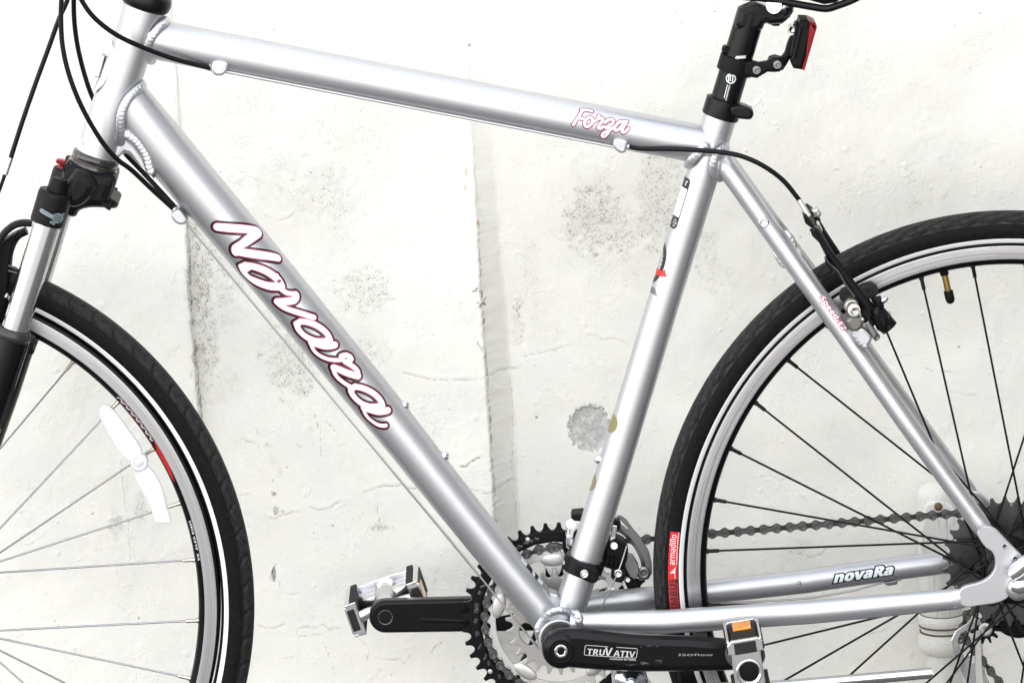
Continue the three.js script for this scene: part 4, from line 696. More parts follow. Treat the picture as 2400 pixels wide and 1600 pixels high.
// ---- chain: alternate inner and outer links laid along the loop
const chain = group('chain', bike);
const cogC = V(rearC.x, rearC.y, 0), CZ = -0.0435, cogR = 0.0455, ringR = L(171, CZ);
const jockA = at(2308, 1467, -0.05), jockB = at(2352, 1690, -0.05), jR = 0.0215;
{
  const cc = { x: ringC.x, y: ringC.y }, path = [];
  const arcTo = (c, r, a0, a1) => { const n = Math.ceil(Math.abs(a1 - a0) * r / 0.001); for (let k = 0; k <= n; k++) { const t = lerp(a0, a1, k / n); path.push(new THREE.Vector2(c.x + Math.cos(t) * r, c.y + Math.sin(t) * r)); } };
  const ext = (c0, r0, c1, r1, s) => { const d = Math.atan2(c1.y - c0.y, c1.x - c0.x), l = Math.hypot(c1.x - c0.x, c1.y - c0.y); return d + s * Math.acos((r0 - r1) / l); };   // common outer tangent
  const tTop = ext(cogC, cogR, cc, ringR, -1), tBot = ext(cc, ringR, jockB, jR, -1);
  const crossT = (c0, r0, c1, r1, s) => { const d = Math.atan2(c1.y - c0.y, c1.x - c0.x), l = Math.hypot(c1.x - c0.x, c1.y - c0.y); return d + s * Math.acos((r0 + r1) / l); };
  const xJ = crossT(jockB, jR, jockA, jR, -1);
  const wrapUp = (a, b) => { while (b < a) b += Math.PI * 2; return b; };
  arcTo(cc, ringR, tTop, wrapUp(tTop, tBot));
  arcTo(jockB, jR, tBot, wrapUp(tBot, xJ));                                   // round the lower pulley, anticlockwise
  const xC = crossT(jockA, jR, cogC, cogR, 1);                                // upper pulley, clockwise
  let a0 = xJ + Math.PI, a1 = xC; while (a1 > a0) a1 -= Math.PI * 2; arcTo(jockA, jR, a0, a1);
  arcTo(cogC, cogR, xC + Math.PI, wrapUp(xC + Math.PI, tTop));
  path.push(path[0].clone());
  const pitch = 0.0127, out = [path[0].clone()]; let cur = path[0].clone(), k = 1;
  while (k < path.length) { const d = cur.distanceTo(path[k]); if (d >= pitch) { let t = cur.clone().lerp(path[k], pitch / d); const prev = path[k - 1], dir = path[k].clone().sub(prev); if (dir.length() > 1e-9) { const f = prev.clone().sub(cur), A = dir.dot(dir), B = 2 * f.dot(dir), C2 = f.dot(f) - pitch * pitch, disc2 = B * B - 4 * A * C2; if (disc2 > 0) { const u = (-B + Math.sqrt(disc2)) / (2 * A); t = prev.clone().addScaledVector(dir, clamp(u)); } } cur = t; out.push(cur.clone()); } else k++; }
  const fig = (r, w) => { const s = new THREE.Shape(), h = pitch / 2, q = 0.95; s.absarc(-h, 0, r, q, Math.PI * 2 - q, false); s.quadraticCurveTo(0, -w * 0.1, h - Math.cos(q) * r, -Math.sin(q) * r); s.absarc(h, 0, r, Math.PI + q, Math.PI * 3 - q, false); s.quadraticCurveTo(0, w * 0.1, -h + Math.cos(q) * r, Math.sin(q) * r); return s; };
  const roll = x => zdisc(V(x, 0, 0), [[-0.0012, 0.0038], [0.0012, 0.0038]], 14);
  const outer = merge([extr(fig(0.0042, 0.004), 0.0026, 0.0036, 0.00025, 1, 10), extr(fig(0.0042, 0.004), -0.0036, -0.0026, 0.00025, 1, 10), ...[-1, 1].flatMap(s => [zdisc(V(s * pitch / 2, 0, 0.0036), [[-0.0001, 0.0041], [0.0003, 0.0038], [0.0001, 0.0032], [-0.0001, 0.003]], 18), zdisc(V(s * pitch / 2, 0, 0.0036), [[-0.0001, 0.0023], [0.0006, 0.0021], [0.0007, 0.0016], [0.0002, 0.0012], [0.0001, 0.0007], [0.0005, 0.0003], [0.0005, 0]], 14), roll(s * pitch / 2)])]);
  const inner = merge([extr(fig(0.0041, 0.0042), 0.0013, 0.0024, 0.00025, 1, 10), extr(fig(0.0041, 0.0042), -0.0024, -0.0013, 0.00025, 1, 10)]);
  for (let i = 0; i + 1 < out.length; i++) {
    const a = out[i], b = out[i + 1], m = part('link', i % 2 ? inner : outer, i % 2 ? M.chainInner : M.steel, chain);
    m.position.set((a.x + b.x) / 2, (a.y + b.y) / 2, CZ); m.rotation.z = Math.atan2(b.y - a.y, b.x - a.x);
  }
}
// ---- cassette
const cassette = group('cassette', bike);
[[30, -0.024], [26, -0.0288], [23, -0.0335], [20, -0.0382], [17, -0.043], [15, -0.0478], [13, -0.052]].forEach(([n, z], i) => {
  const r = n * 0.0127 / Math.PI / 2 + 0.0024, s = gearShape(cogC, n, r, 0.0062, i * 0.3);
  if (i < 4) for (let k = 0; k < n; k += 1) { const a = (k + 0.5) * Math.PI * 2 / n + i * 0.3 + Math.PI / n, q = V(cogC.x + Math.cos(a) * (r - 0.0085), cogC.y + Math.sin(a) * (r - 0.0085), 0); if (k % 2 === 0) s.holes.push(circ(q, 0.0013)); }
  if (i < 3) for (let k = 0; k < 6; k++) { const a = k * Math.PI / 3 + i * 0.4, p = new THREE.Path(), pts = []; for (let q = 0; q < 20; q++) { const t = -q / 20 * Math.PI * 2, rr = r * 0.62 + Math.sin(t) * r * 0.12, aa = a + Math.cos(t) * 0.3; pts.push(new THREE.Vector2(cogC.x + Math.cos(aa) * rr, cogC.y + Math.sin(aa) * rr)); } p.setFromPoints(pts); s.holes.push(p); }
  part('sprocket', extr(s, z - 0.0009, z + 0.0009, 0.0005, 2), M.cog, cassette);
});
part('cassette_body', zdisc(cogC, [[-0.054, 0], [-0.054, 0.016], [-0.023, 0.0175], [-0.022, 0.02], [-0.0215, 0]], 32), M.cog, cassette);
// ---- rear derailleur
const rd = group('rear_derailleur', bike);
{
  const pulley = (c, z) => { const s = gearShape(c, 11, L(36), 0.0055, 0.2); part('pulley', extr(s, z - 0.004, z + 0.004, 0.0008, 2), M.plastic, rd); part('pulley_cap', zdisc(c.clone().setZ(z + 0.004), [[-0.001, L(17)], [0.0012, L(17)], [0.002, L(15)], [0.0022, L(6)], [0.0014, L(4)], [0.0012, 0]], 28), M.alloy, rd); };
  pulley(jockA, CZ); pulley(jockB, CZ);
  part('cage_plate', plate([[2298, 1449], [2270, 1458], [2240, 1478], [2230, 1500], [2236, 1530], [2248, 1560], [2262, 1590], [2310, 1690], [2350, 1712], [2362, 1700], [2330, 1620], [2292, 1545], [2278, 1552], [2262, 1540], [2252, 1520], [2246, 1500], [2252, 1486], [2276, 1470], [2304, 1462]], CZ + 0.0045, CZ + 0.0068, 0.0006), M.polished, rd);
  part('cage_plate', plate([[2290, 1470], [2300, 1470], [2316, 1640], [2340, 1700], [2322, 1700], [2298, 1640]], CZ - 0.008, CZ - 0.0055, 0.0006), M.alloy, rd);
  part('cage_bar', plate([[2287, 1478], [2299, 1476], [2303, 1560], [2312, 1640], [2290, 1640], [2286, 1560]], CZ + 0.007, CZ + 0.009, 0.0006), M.alloy, rd);
  part('cage_bridge', plate([[2248, 1540], [2278, 1526], [2282, 1534], [2256, 1550]], CZ - 0.004, CZ + 0.006, 0.001), M.polished, rd);
  part('derailleur_body', plate([[2330, 1400], [2400, 1392], [2440, 1420], [2430, 1470], [2390, 1490], [2340, 1470]], -0.082, -0.058, 0.004, true), M.satin, rd);
  part('derailleur_arm', plate([[2316, 1452], [2360, 1440], [2400, 1462], [2404, 1484], [2360, 1480], [2322, 1476]], -0.058, -0.05, 0.002), M.plastic, rd);
  part('pulley_bolt', zdisc(at(2252, 1497, CZ + 0.004), [[-0.003, L(11)], [0.001, L(11)], [0.0018, L(8)], [0.0012, L(4)], [0.0012, 0]], 18), M.steel, rd);
}
// ---- front derailleur
const fd = group('front_derailleur', bike);
{
  const t = seatTube, [q] = t.find(1366, 1326), r = t.A(q) + 0.0028, c = t.center(q), ax = t.dir.clone().multiplyScalar(-1);
  const h = L(36); part('band', turned(c.clone().addScaledVector(ax, -h / 2), c.clone().addScaledVector(ax, h), [[0, r - 0.0026], [0, r], [0.0008, r + 0.0014], [h - 0.0008, r + 0.0014], [h, r], [h, r - 0.0026]], 48), M.satin, fd);
  part('band_lug', plate([[1352, 1318], [1372, 1318], [1398, 1330], [1404, 1345], [1398, 1362], [1386, 1364], [1362, 1352], [1350, 1340]], 0.012, 0.0235, 0.003, true), M.satin, fd);
  part('band_bolt', zdisc(at(1370, 1343, 0.0235), [[-0.002, L(10)], [0.0028, L(10)], [0.0034, L(8.5)], [0.0032, L(5)], [0.0008, L(4.6)], [0.0006, 0]], 24), M.polished, fd);
  part('band_screw', rod(at(1398, 1352, 0.012), at(1418, 1355, 0.004), L(4), 10), M.alloy, fd);
  part('cage_plate', plate([[1446, 1208], [1456, 1207], [1468, 1216], [1484, 1238], [1504, 1261], [1521, 1290], [1528, 1318], [1529, 1342], [1520, 1357], [1500, 1360], [1494, 1350], [1501, 1334], [1513, 1329], [1508, 1308], [1495, 1284], [1478, 1262], [1460, 1246], [1448, 1234]], -0.041, -0.0385, 0.0006, false, [(() => { const p = new THREE.Path(); [[1453, 1216], [1457, 1231], [1470, 1240], [1473, 1238]].forEach((w, i) => { const v = at(w[0], w[1], -0.04); i ? p.lineTo(v.x, v.y) : p.moveTo(v.x, v.y); }); p.closePath(); return p; })()]), M.cage, fd);
  part('cage_plate', plate([[1340, 1236], [1400, 1222], [1452, 1226], [1490, 1262], [1512, 1300], [1520, 1345], [1508, 1352], [1500, 1310], [1478, 1272], [1448, 1246], [1400, 1244], [1345, 1256]], -0.055, -0.0525, 0.0006, true), M.cage, fd);
  part('cage_tab', zdisc(at(1509.5, 1343, -0.0385), [[0, L(16)], [0.001, L(15)], [0.0012, L(8)], [0.0005, L(5)], [-0.002, L(5)]], 24), M.cage, fd);
  part('lower_plate', plate([[1470, 1294], [1484, 1300], [1496, 1320], [1499, 1340], [1489, 1357], [1477, 1350], [1467, 1330], [1464, 1308]], -0.036, -0.03, 0.0008), M.cage, fd);
  part('link_body', plate([[1422, 1262], [1440, 1252], [1462, 1262], [1472, 1282], [1470, 1305], [1460, 1328], [1436, 1330], [1416, 1322], [1414, 1290]], -0.03, -0.006, 0.003), M.plastic, fd);
  for (let k = 0; k < 4; k++) part('spring_rib', rod(at(1416 + k * 10, 1300 + k * 1.5, -0.004), at(1413 + k * 10, 1325 + k * 1.5, -0.004), L(3.6), 8), M.satin, fd);
  part('link_plate', plate([[1436, 1228], [1447, 1231], [1446, 1244], [1440, 1280], [1432, 1330], [1420, 1330], [1424, 1290]], -0.012, -0.007, 0.0008), M.chrome, fd);
  part('link_plate', plate([[1438, 1214], [1452, 1217], [1455, 1232], [1444, 1246], [1434, 1240]], -0.02, -0.008, 0.001), M.plastic, fd);
  part('link_pivot', rod(at(1434, 1277, -0.012), at(1440, 1279, 0.004), L(8), 20), M.alloy, fd);
  part('clamp_block', plate([[1434, 1328], [1464, 1332], [1464, 1356], [1456, 1363], [1440, 1360], [1432, 1350]], -0.008, 0.004, 0.002), M.satin, fd);
  part('clamp_bolt', zdisc(at(1449, 1343, 0.004), [[-0.001, L(10)], [0.0012, L(10)], [0.0018, L(8.5)], [0.0018, L(5.5)], [0.0004, L(5)], [0.0003, 0]], 24), M.polished, fd);
  part('limit_screw', rod(at(1466, 1356, -0.01), at(1472, 1359, 0.001), L(5), 12), M.alloy, fd);
  // pivots showing ahead of the seat tube
  part('pivot_cover', plate([[1341, 1199], [1368, 1196], [1372, 1214], [1350, 1214], [1338, 1208]], -0.036, -0.012, 0.001), M.plastic, fd);
  part('pivot_link', plate([[1330, 1232], [1334, 1214], [1344, 1209], [1362, 1210], [1368, 1232], [1350, 1244], [1345, 1262], [1336, 1275], [1328, 1262]], -0.034, -0.026, 0.002, true), M.polished, fd);
  part('pivot_pin', rod(at(1337, 1229, -0.028), at(1338, 1228, -0.018), L(11), 20), M.alloy, fd); part('pivot_pin', rod(at(1357, 1216, -0.026), at(1357, 1216, -0.018), L(9), 20), M.alloy, fd);
  part('pivot_arm', plate([[1326, 1250], [1346, 1258], [1344, 1276], [1334, 1282], [1326, 1276]], -0.04, -0.02, 0.0015), M.chrome, fd);
  part('cage_lip', plate([[1320, 1258], [1327, 1258], [1330, 1290], [1324, 1296], [1318, 1280]], -0.055, -0.038, 0.001), M.plastic, fd);
  part('shift_wire', sweep(spline([at(1469, 1279, -0.006), at(1459, 1312, 0.0), at(1447, 1345, 0.005), at(1434, 1372, 0.004), at(1402, 1440, 0.0)], 30), 0.0008, 8), M.wire, fd);
}
// ---- kickstand
const ks = group('kickstand', bike);
part('stand_leg', sweep([at(1480, 1622, 0.048), at(1850, 1606, 0.06), at(2180, 1577, 0.07), at(2186, 1576.5, 0.07)], i => [L(13), L(13), L(12.5), L(12)][i], 28), M.chrome, ks);
{ const c = at(1478.5, 1597, 0.05); part('stand_pivot', zdisc(c, [[-0.02, L(40)], [-0.004, L(40)], [-0.001, L(36)], [0.001, L(28)], [0.004, L(14)], [0.0065, L(11)], [0.008, L(8)], [0.008, 0]], 36), std(col(0.62, 0.66, 0.74), 0.18, 1), ks);
  part('stand_bracket', plate([[1432, 1570], [1500, 1574], [1516, 1592], [1530, 1610], [1500, 1650], [1440, 1650]], 0.0, 0.03, 0.002), M.alloy, ks); }
// ---------------------------------------------------------------- headset, fork
const headset = group('headset', bike);
{
  const a = at(226, 362, 0), b = at(340.5, 8, 0), up = b.clone().sub(a).normalize(), r = L(50);
  part('lower_race', turned(a.clone().addScaledVector(up, -0.0165), b, [[0, L(44)], [0, L(55)], [0.003, L(58.5)], [0.0065, L(58)], [0.0085, L(54)], [0.0095, L(55)], [0.0125, L(57)], [0.0155, L(56)], [0.0172, L(51)], [0.0178, L(46)]], 56), std(col(0.02, 0.017, 0.015), 0.22, 0, { clearcoat: 0.6 }), headset);
  part('race_seal', turned(a.clone().addScaledVector(up, -0.0093), b, [[0, L(52)], [0.0006, L(55.6)], [0.0024, L(55.6)], [0.003, L(52)]], 56), M.seal, headset);
  const t = b.clone().addScaledVector(up, -0.0005);
  part('upper_cup', turned(t, t.clone().add(up), [[-0.004, L(46)], [-0.0038, L(53)], [-0.001, L(58)], [0.004, L(60)], [0.009, L(58)], [0.012, L(54)], [0.013, L(44)]], 56), M.black, headset);
  part('spacer', turned(t, t.clone().add(up), [[0.012, L(43)], [0.04, L(43)], [0.04, 0]], 40), M.black, headset);
}
// stem and handlebar, above the picture
const cockpit = group('handlebar', bike);
{
  const a = at(226, 362, 0), b = at(340.5, 8, 0), up = b.clone().sub(a).normalize(), top = b.clone().addScaledVector(up, 0.055), bar = top.clone().add(V(-0.075, 0.045, 0));
  part('stem', sweep([top.clone().addScaledVector(up, -0.02), top, bar], [0.017, 0.018], 24), M.black, cockpit); part('stem_clamp', turned(b.clone().addScaledVector(up, 0.035), top.clone().addScaledVector(up, 1), [[0, 0.019], [0.042, 0.019], [0.043, 0.016], [0.043, 0]], 32), M.black, cockpit);
  part('bar_tube', sweep(spline([V(0.03, 0.012, -0.235), V(0.012, 0.008, -0.15), V(0, 0, -0.05), V(0, 0, 0.05), V(0.012, 0.008, 0.15), V(0.03, 0.012, 0.27)].map(p => p.add(bar)), 40), 0.0125, 20), M.black, cockpit);
  for (const [z0, z1] of [[0.15, 0.272], [-0.12, -0.237]]) part('grip', sweep([V(bar.x + 0.012, bar.y + 0.008, z0), V(bar.x + 0.03, bar.y + 0.012, z1)], 0.0165, 20), M.rubber, cockpit);
}
const fork = group('fork', bike);
{
  const zl = 0.056, off = 0.0045;                     // legs stand either side; the bars are turned a touch, so the far leg sits slightly back
  const N = (x, y) => at(x, y, zl), far = p => V(p.x + off, p.y, -p.z);
  const legUp = N(33, 773).sub(N(110, 527)).normalize().multiplyScalar(-1);
  const top = N(123, 478), low = N(20, 815);
  for (const s of [0, 1]) {
    const X = s ? far : (p => p), P = (x, y) => X(N(x, y));
    part('stanchion', rod(P(118, 500), P(22, 808), L(32.5, zl), 40), M.chrome, fork);
    // black sleeve clamped in the crown
    const c0 = P(108, 523), c1 = P(131, 448), d = c1.clone().sub(c0), len = d.length();
    part('crown_sleeve', turned(c0, c1, [[0, L(33)], [0, L(38)], [0.001, L(40)], [len - 0.004, L(40.5)], [len - 0.001, L(39)], [len, L(36)], [len, 0]], 44), M.satin, fork);
    const k0 = P(131, 449), k1 = P(138, 426); part('adjuster_cap', turned(k0, k1, [[0, L(24)], [0.003, L(24)], [0.0045, L(20)], [0.012, L(19)], [0.013, L(17)], [0.013, 0]], 28), M.plastic, fork);
    // lower leg with dust seal
    part('dust_seal', turned(P(30, 783), P(40, 750), [[-0.004, L(33)], [-0.004, L(42)], [0.0, L(43)], [0.002, L(42)], [0.0035, L(40)], [0.005, L(39)], [0.006, L(34)]], 40), std(col(0.03, 0.03, 0.028), 0.35, 0.2), fork);
    const lg = [P(30, 785), P(20, 815), P(-30, 970), P(-110, 1200), P(-190, 1400), P(-240, 1452)];
    part('lower_leg', sweep(lg, i => [L(41), L(42.5), L(42), L(40), L(35), L(26)][i], 36), M.black, fork);
    part('leg_flange', sweep([P(52, 800), P(10, 920), P(-30, 1035), P(-70, 1140)], [L(9), 0.008], 16), M.black, fork);
  }
  part('seam_bead', sweep(pxs([[63, 806], [38, 880], [20, 950], [2, 1005]], 0.068), 0.0014, 8), M.satin, fork);
  part('brake_boss', zdisc(at(72, 824, 0.02), [[-0.06, L(7)], [0.0, L(7)], [0.001, L(5)], [0.001, 0]], 18), M.plastic, fork);
  for (const [x, y] of [[30, 895], [24, 920]]) part('guide_screw', zdisc(at(x, y, 0.05), [[-0.004, L(6)], [0.001, L(6)], [0.0015, L(3)], [0.0012, 0]], 14), M.satin, fork);
  // crown
  part('crown', plate([[160, 374], [200, 384], [240, 395], [274, 404], [268, 440], [263, 452], [277, 462], [280, 470], [274, 476], [250, 475], [212, 475], [190, 482], [182, 494], [172, 496], [150, 480], [140, 450], [146, 410]], -0.034, 0.034, 0.009, true), M.satin, fork);
  for (const s of [1, -1]) { const g = plate([[176, 398], [205, 405], [225, 430], [210, 462], [185, 480], [150, 478], [128, 458], [134, 440], [152, 428]], 0.026, 0.056, 0.008, true); part('crown_arm', s > 0 ? g : flip(g), M.satin, fork); }
  part('crown_wing', plate([[152, 385], [160, 376], [166, 396], [180, 415], [176, 426], [160, 432], [142, 428], [150, 405]], 0.004, 0.03, 0.006, true), M.satin, fork);
  // red lockout lever on the far leg's cap
  const cap = far(N(140, 420)), m = p => at(p[0], p[1], -0.05);
  part('lockout_knob', turned(at(143, 402, -0.05), at(149, 382, -0.05), [[0, L(11)], [0.004, L(11)], [0.0045, L(9)], [0.008, L(9)], [0.008, 0]], 20), M.red, fork);
  part('lockout_lever', plate([[131, 374], [135, 372], [156, 376], [157, 386], [146, 385], [132, 381]], -0.056, -0.044, 0.0012), M.red, fork);
}
// ---------------------------------------------------------------- front brake (partly in view at the edge)
const fb = group('front_brake', bike);
{
  part('brake_arm', sweep(spline(pxs([[74, 523], [55, 522], [35, 526], [14, 541], [0, 560], [-14, 590], [-20, 650], [-18, 740], [-8, 830]], 0.03), 40), (i, t) => [L(lerp(8, 13, t)), 0.008], 16), M.satin, fb);
  part('brake_arm', sweep(spline(pxs([[62, 540], [40, 552], [24, 580], [14, 640], [8, 720], [10, 800], [14, 850]], 0.012), 40), (i, t) => [L(10), 0.006], 14), M.satin, fb);
  part('arm_face', plate([[0, 566], [26, 548], [42, 540], [36, 566], [28, 600], [22, 660], [14, 730], [10, 790], [0, 800], [-30, 800], [-30, 600]], 0.0, 0.02, 0.003), M.plastic, fb);
  for (const [x, y] of [[26, 624], [26, 636]]) part('spring', rod(at(18, y - 2, 0.026), at(38, y + 4, 0.026), L(2.4), 8), M.steel, fb);
  part('adjuster_screw', rod(at(12, 696, 0.03), at(17, 688, 0.03), L(4), 10), M.alloy, fb);
  part('brake_pad', plate([[58, 778], [80, 790], [84, 804], [66, 806], [50, 796]], 0.014, 0.03, 0.002), M.rubber, fb);
}
// ---------------------------------------------------------------- cables
const cables = group('cables', bike);
const hose = (name, pts, r = L(5.8)) => part(name, sweep(spline(pts, 80), r, 14), M.housing, cables);
hose('brake_housing', pxs([[196, -160, 0.03], [176, -70, 0.03], [157, 0, 0.03], [138, 43, 0.03], [112, 115, 0.03], [84, 191, 0.03], [51, 286, 0.03], [24, 370, 0.03]]));
part('housing_ferrule', rod(at(24, 369, 0.03), at(11, 408, 0.03), L(6.6), 16), M.alloy, cables);
part('noodle', sweep(spline(pxs([[11, 406, 0.03], [3, 430, 0.03], [-14, 470, 0.03], [-40, 500, 0.03]]), 20), L(4.4), 12), M.satin, cables);
hose('shift_housing', pxs([[190, -180, 0.055], [152, -80, 0.055], [143, 0, 0.055], [142, 51, 0.055], [145, 102, 0.055], [156, 158, 0.055], [176, 217, 0.054], [204, 276, 0.05], [242, 337, 0.044], [275, 374, 0.036], [306, 397, 0.026], [357, 445, 0.014], [410, 493, 0.007]]));
hose('shift_housing', pxs([[200, -170, 0.02], [176, -70, 0.02], [172, 0, 0.018], [173.5, 51, 0.012], [180, 102, 0.004], [194, 163, -0.008], [216, 228, -0.026], [254, 300, -0.032], [291, 357, -0.024], [329, 398, -0.014], [357, 428, -0.009], [413, 489, -0.006]]));
hose('brake_housing', pxs([[150, -130, 0.06], [166, -50, 0.058], [190, 0, 0.055], [217, 38, 0.052], [268, 79, 0.046], [331.6, 109.7, 0.036], [408, 138, 0.024], [450, 149, 0.018], [499, 161.5, 0.013]]));
hose('brake_housing', pxs([[1474, 343, 0.013], [1500, 347.5, 0.013], [1576, 349, 0.02], [1634, 351.7, 0.028], [1691, 356.5, 0.034], [1739, 366, 0.036], [1787, 387, 0.036], [1835, 421.6, 0.034], [1876, 471, 0.032]]));
const wires = (name, pts, r = 0.0008) => part(name, sweep(pts, r, 8), M.wire, cables);
wires('brake_wire', [at(530, 168, 0.013), at(1440, 344, 0.013)], 0.0013);
wires('shift_wire', [at(431, 515, 0.007), at(583, 698, 0.007), at(832, 999, 0.007), at(1051, 1259, 0.007), at(1262, 1520, 0.007)], 0.00085);
wires('shift_wire', [at(428, 513, -0.007), at(1258, 1512, -0.007)], 0.00085);
wires('shift_wire', pxs([[1640, 1416, -0.05], [1840, 1406, -0.055], [1905, 1401, -0.06], [2000, 1384, -0.064], [2076, 1364, -0.065]]), 0.001);
wires('shift_wire', pxs([[2104, 1360, -0.066], [2130, 1352, -0.07], [2170, 1346, -0.08]]), 0.001);
// ---------------------------------------------------------------- seatpost, saddle, tail light
const post = group('seatpost', bike);
const zp = (x, y) => [1560 + x / 5.227, y / 5.227];
const postTube = tube([[1762, 28, 34.3], [1754, 55.5, 34.3], [1701.5, 230, 34.3], [1690, 268, 34.3]], 0, 1);
part('post_tube', postTube.geo, M.black, post);
part('post_head', plate([zp(895, 90), zp(1115, 0), zp(1130, -60), zp(1330, -20), zp(1390, 112), zp(1470, 112), zp(1500, 60), zp(1570, 50), zp(1562, 130), zp(1520, 190), zp(1470, 240), zp(1425, 275), zp(1270, 285), zp(1235, 268), zp(1210, 280), zp(1185, 340), zp(1000, 400), zp(860, 340), zp(835, 280)], -0.0138, 0.0138, 0.006), M.black, post);
part('head_lip', sweep(pxs([zp(865, 300), zp(1000, 255), zp(1200, 245), zp(1400, 225)], 0.0118), [0.0012, 0.0022], 10), M.black, post);
part('rail_cradle', sweep([at(...zp(1330, 70), -0.024), at(...zp(1330, 70), 0.024)], L(18), 28), M.polished, post);
part('rail_clamp', plate([zp(1110, -60), zp(1112, 30), zp(1180, 60), zp(1240, 95), zp(1330, 128), zp(1400, 112), zp(1440, 118), zp(1490, 90), zp(1495, 45), zp(1450, 30), zp(1420, 70), zp(1330, 20), zp(1260, -10), zp(1250, -60)], 0.012, 0.022, 0.0018, true), M.chrome, post);
part('clamp_bolt_head', turned(at(...zp(1350, 312), 0), at(...zp(1352, 270), 0), [[0, 0], [0, L(9.5)], [0.001, L(10.5)], [0.003, L(10.5)], [0.0034, L(14)], [0.0055, L(14)], [0.006, L(16)], [0.012, L(16)]], 24), M.black, post);
part('clamp_bolt', turned(at(...zp(1350, 311), 0), at(...zp(1352, 270), 0), [[-0.0002, 0], [-0.0002, L(7.4)], [0.002, L(7.4)]], 20), M.brass, post);
const saddle = group('saddle', bike);
for (const s of [1, -1]) part('saddle_rail', sweep(spline([[1560, -95], [1640, -40], [1720, -12], [1790, -4], [1850, 6], [1900, 15], [1939, 20], [1964, 13], [2010, -6], [2080, -60], [2120, -95]].map((p, i) => at(p[0], p[1], s * (0.021 + 0.002 * Math.max(0, i - 4)))), 80), 0.0036, 16), M.black, saddle);
part('saddle_shell', (() => {
  const n = 40, m = 18, A = at(1470, -110, 0), B = at(2190, -128, 0);
  return gridGeo(n, m, (i, j) => { const t = i / n, a = j / m * Math.PI * 2, w = lerp(0.02, 0.068, smooth(0.3, 0.95, t)) * Math.sqrt(Math.max(0, 1 - Math.pow(t * 2 - 1, 12))), h = 0.014 + 0.012 * t; return [V(lerp(A.x, B.x, t), lerp(A.y, B.y, t) + 0.018 * Math.sin(t * 3.1) * t + Math.sin(a) * h * (Math.sin(a) < 0 ? 0.6 : 1), Math.cos(a) * w), t, j / m]; });
})(), M.satin, saddle);
part('shell_underside', plate([[1846, -40], [1880, -10], [1930, 4], [1956, 0], [1990, -22], [1990, -60], [1850, -60]], -0.03, 0.012, 0.004), M.plastic, saddle);
const light = group('tail_light', bike);
{
  const c0 = at(...zp(690, 740), 0);
  const [q] = postTube.find(...zp(850, 790)), c = postTube.center(q), ax = postTube.dir.clone().multiplyScalar(-1), r = postTube.A(q), h = L(37);
  part('bracket_band', turned(c.clone().addScaledVector(ax, -h / 2), c.clone().addScaledVector(ax, h), [[0, r], [0, r + 0.0024], [0.0006, r + 0.003], [h - 0.0006, r + 0.003], [h, r + 0.0024], [h, r]], 48), M.plastic, light);
  part('band_lug', plate([zp(690, 620), zp(705, 565), zp(750, 555), zp(795, 610), zp(800, 665), zp(760, 660), zp(700, 645)], -0.004, 0.008, 0.002, true), M.plastic, light);
  part('bracket_arm', plate([zp(960, 745), zp(1060, 735), zp(1140, 760), zp(1240, 745), zp(1320, 690), zp(1400, 690), zp(1450, 735), zp(1450, 800), zp(1400, 868), zp(1330, 875), zp(1250, 870), zp(1190, 905), zp(1120, 948), zp(1040, 935), zp(960, 920)], 0.002, 0.016, 0.003), M.plastic, light);
  part('bracket_arm', plate([zp(1250, 740), zp(1270, 690), zp(1340, 668), zp(1420, 690), zp(1460, 640), zp(1500, 500), zp(1530, 440), zp(1570, 430), zp(1600, 500), zp(1560, 640), zp(1500, 760), zp(1440, 850), zp(1360, 870)], -0.012, 0.0, 0.003), M.plastic, light);
  for (const [x, y] of [[1118, 856], [1372, 790]]) { const p = at(...zp(x, y), 0.016); part('bracket_screw', zdisc(p, [[-0.002, L(10)], [0.0004, L(10)], [0.001, L(8.5)], [0.0002, L(7)], [0.001, L(5)], [0.0012, L(3)], [0.0002, L(2.4)], [0.0002, 0]], 24), M.cage, light); }
  part('light_body', plate([zp(1640, 210), zp(1732, 214), zp(1760, 240), zp(1788, 335), zp(1735, 560), zp(1660, 815), zp(1555, 800), zp(1530, 745), zp(1580, 480), zp(1615, 300)], -0.02, 0.02, 0.003), M.plastic, light);
  part('body_rib', sweep([at(...zp(1660, 330), 0.02), at(...zp(1570, 720), 0.02)], [0.0022, 0.0014], 12), M.satin, light); part('body_rib', sweep([at(...zp(1610, 330), 0.02), at(...zp(1545, 680), 0.02)], [0.0018, 0.0014], 12), M.satin, light);
  part('red_lens', plate([zp(1733, 213), zp(1832, 255), zp(1843, 300), zp(1830, 345), zp(1692, 822), zp(1655, 815), zp(1740, 540), zp(1790, 335)], -0.0205, 0.0205, 0.002), M.red, light);
  part('mount_screw', zdisc(at(...zp(1552, 355), 0.006), [[-0.01, L(10)], [0.001, L(10)], [0.002, L(8)], [0.001, L(5)], [0.001, 0]], 20), M.chrome, light);
  part('body_clip', plate([zp(1575, 290), zp(1600, 262), zp(1660, 280), zp(1670, 330), zp(1590, 330)], -0.01, 0.012, 0.002), M.plastic, light);
}
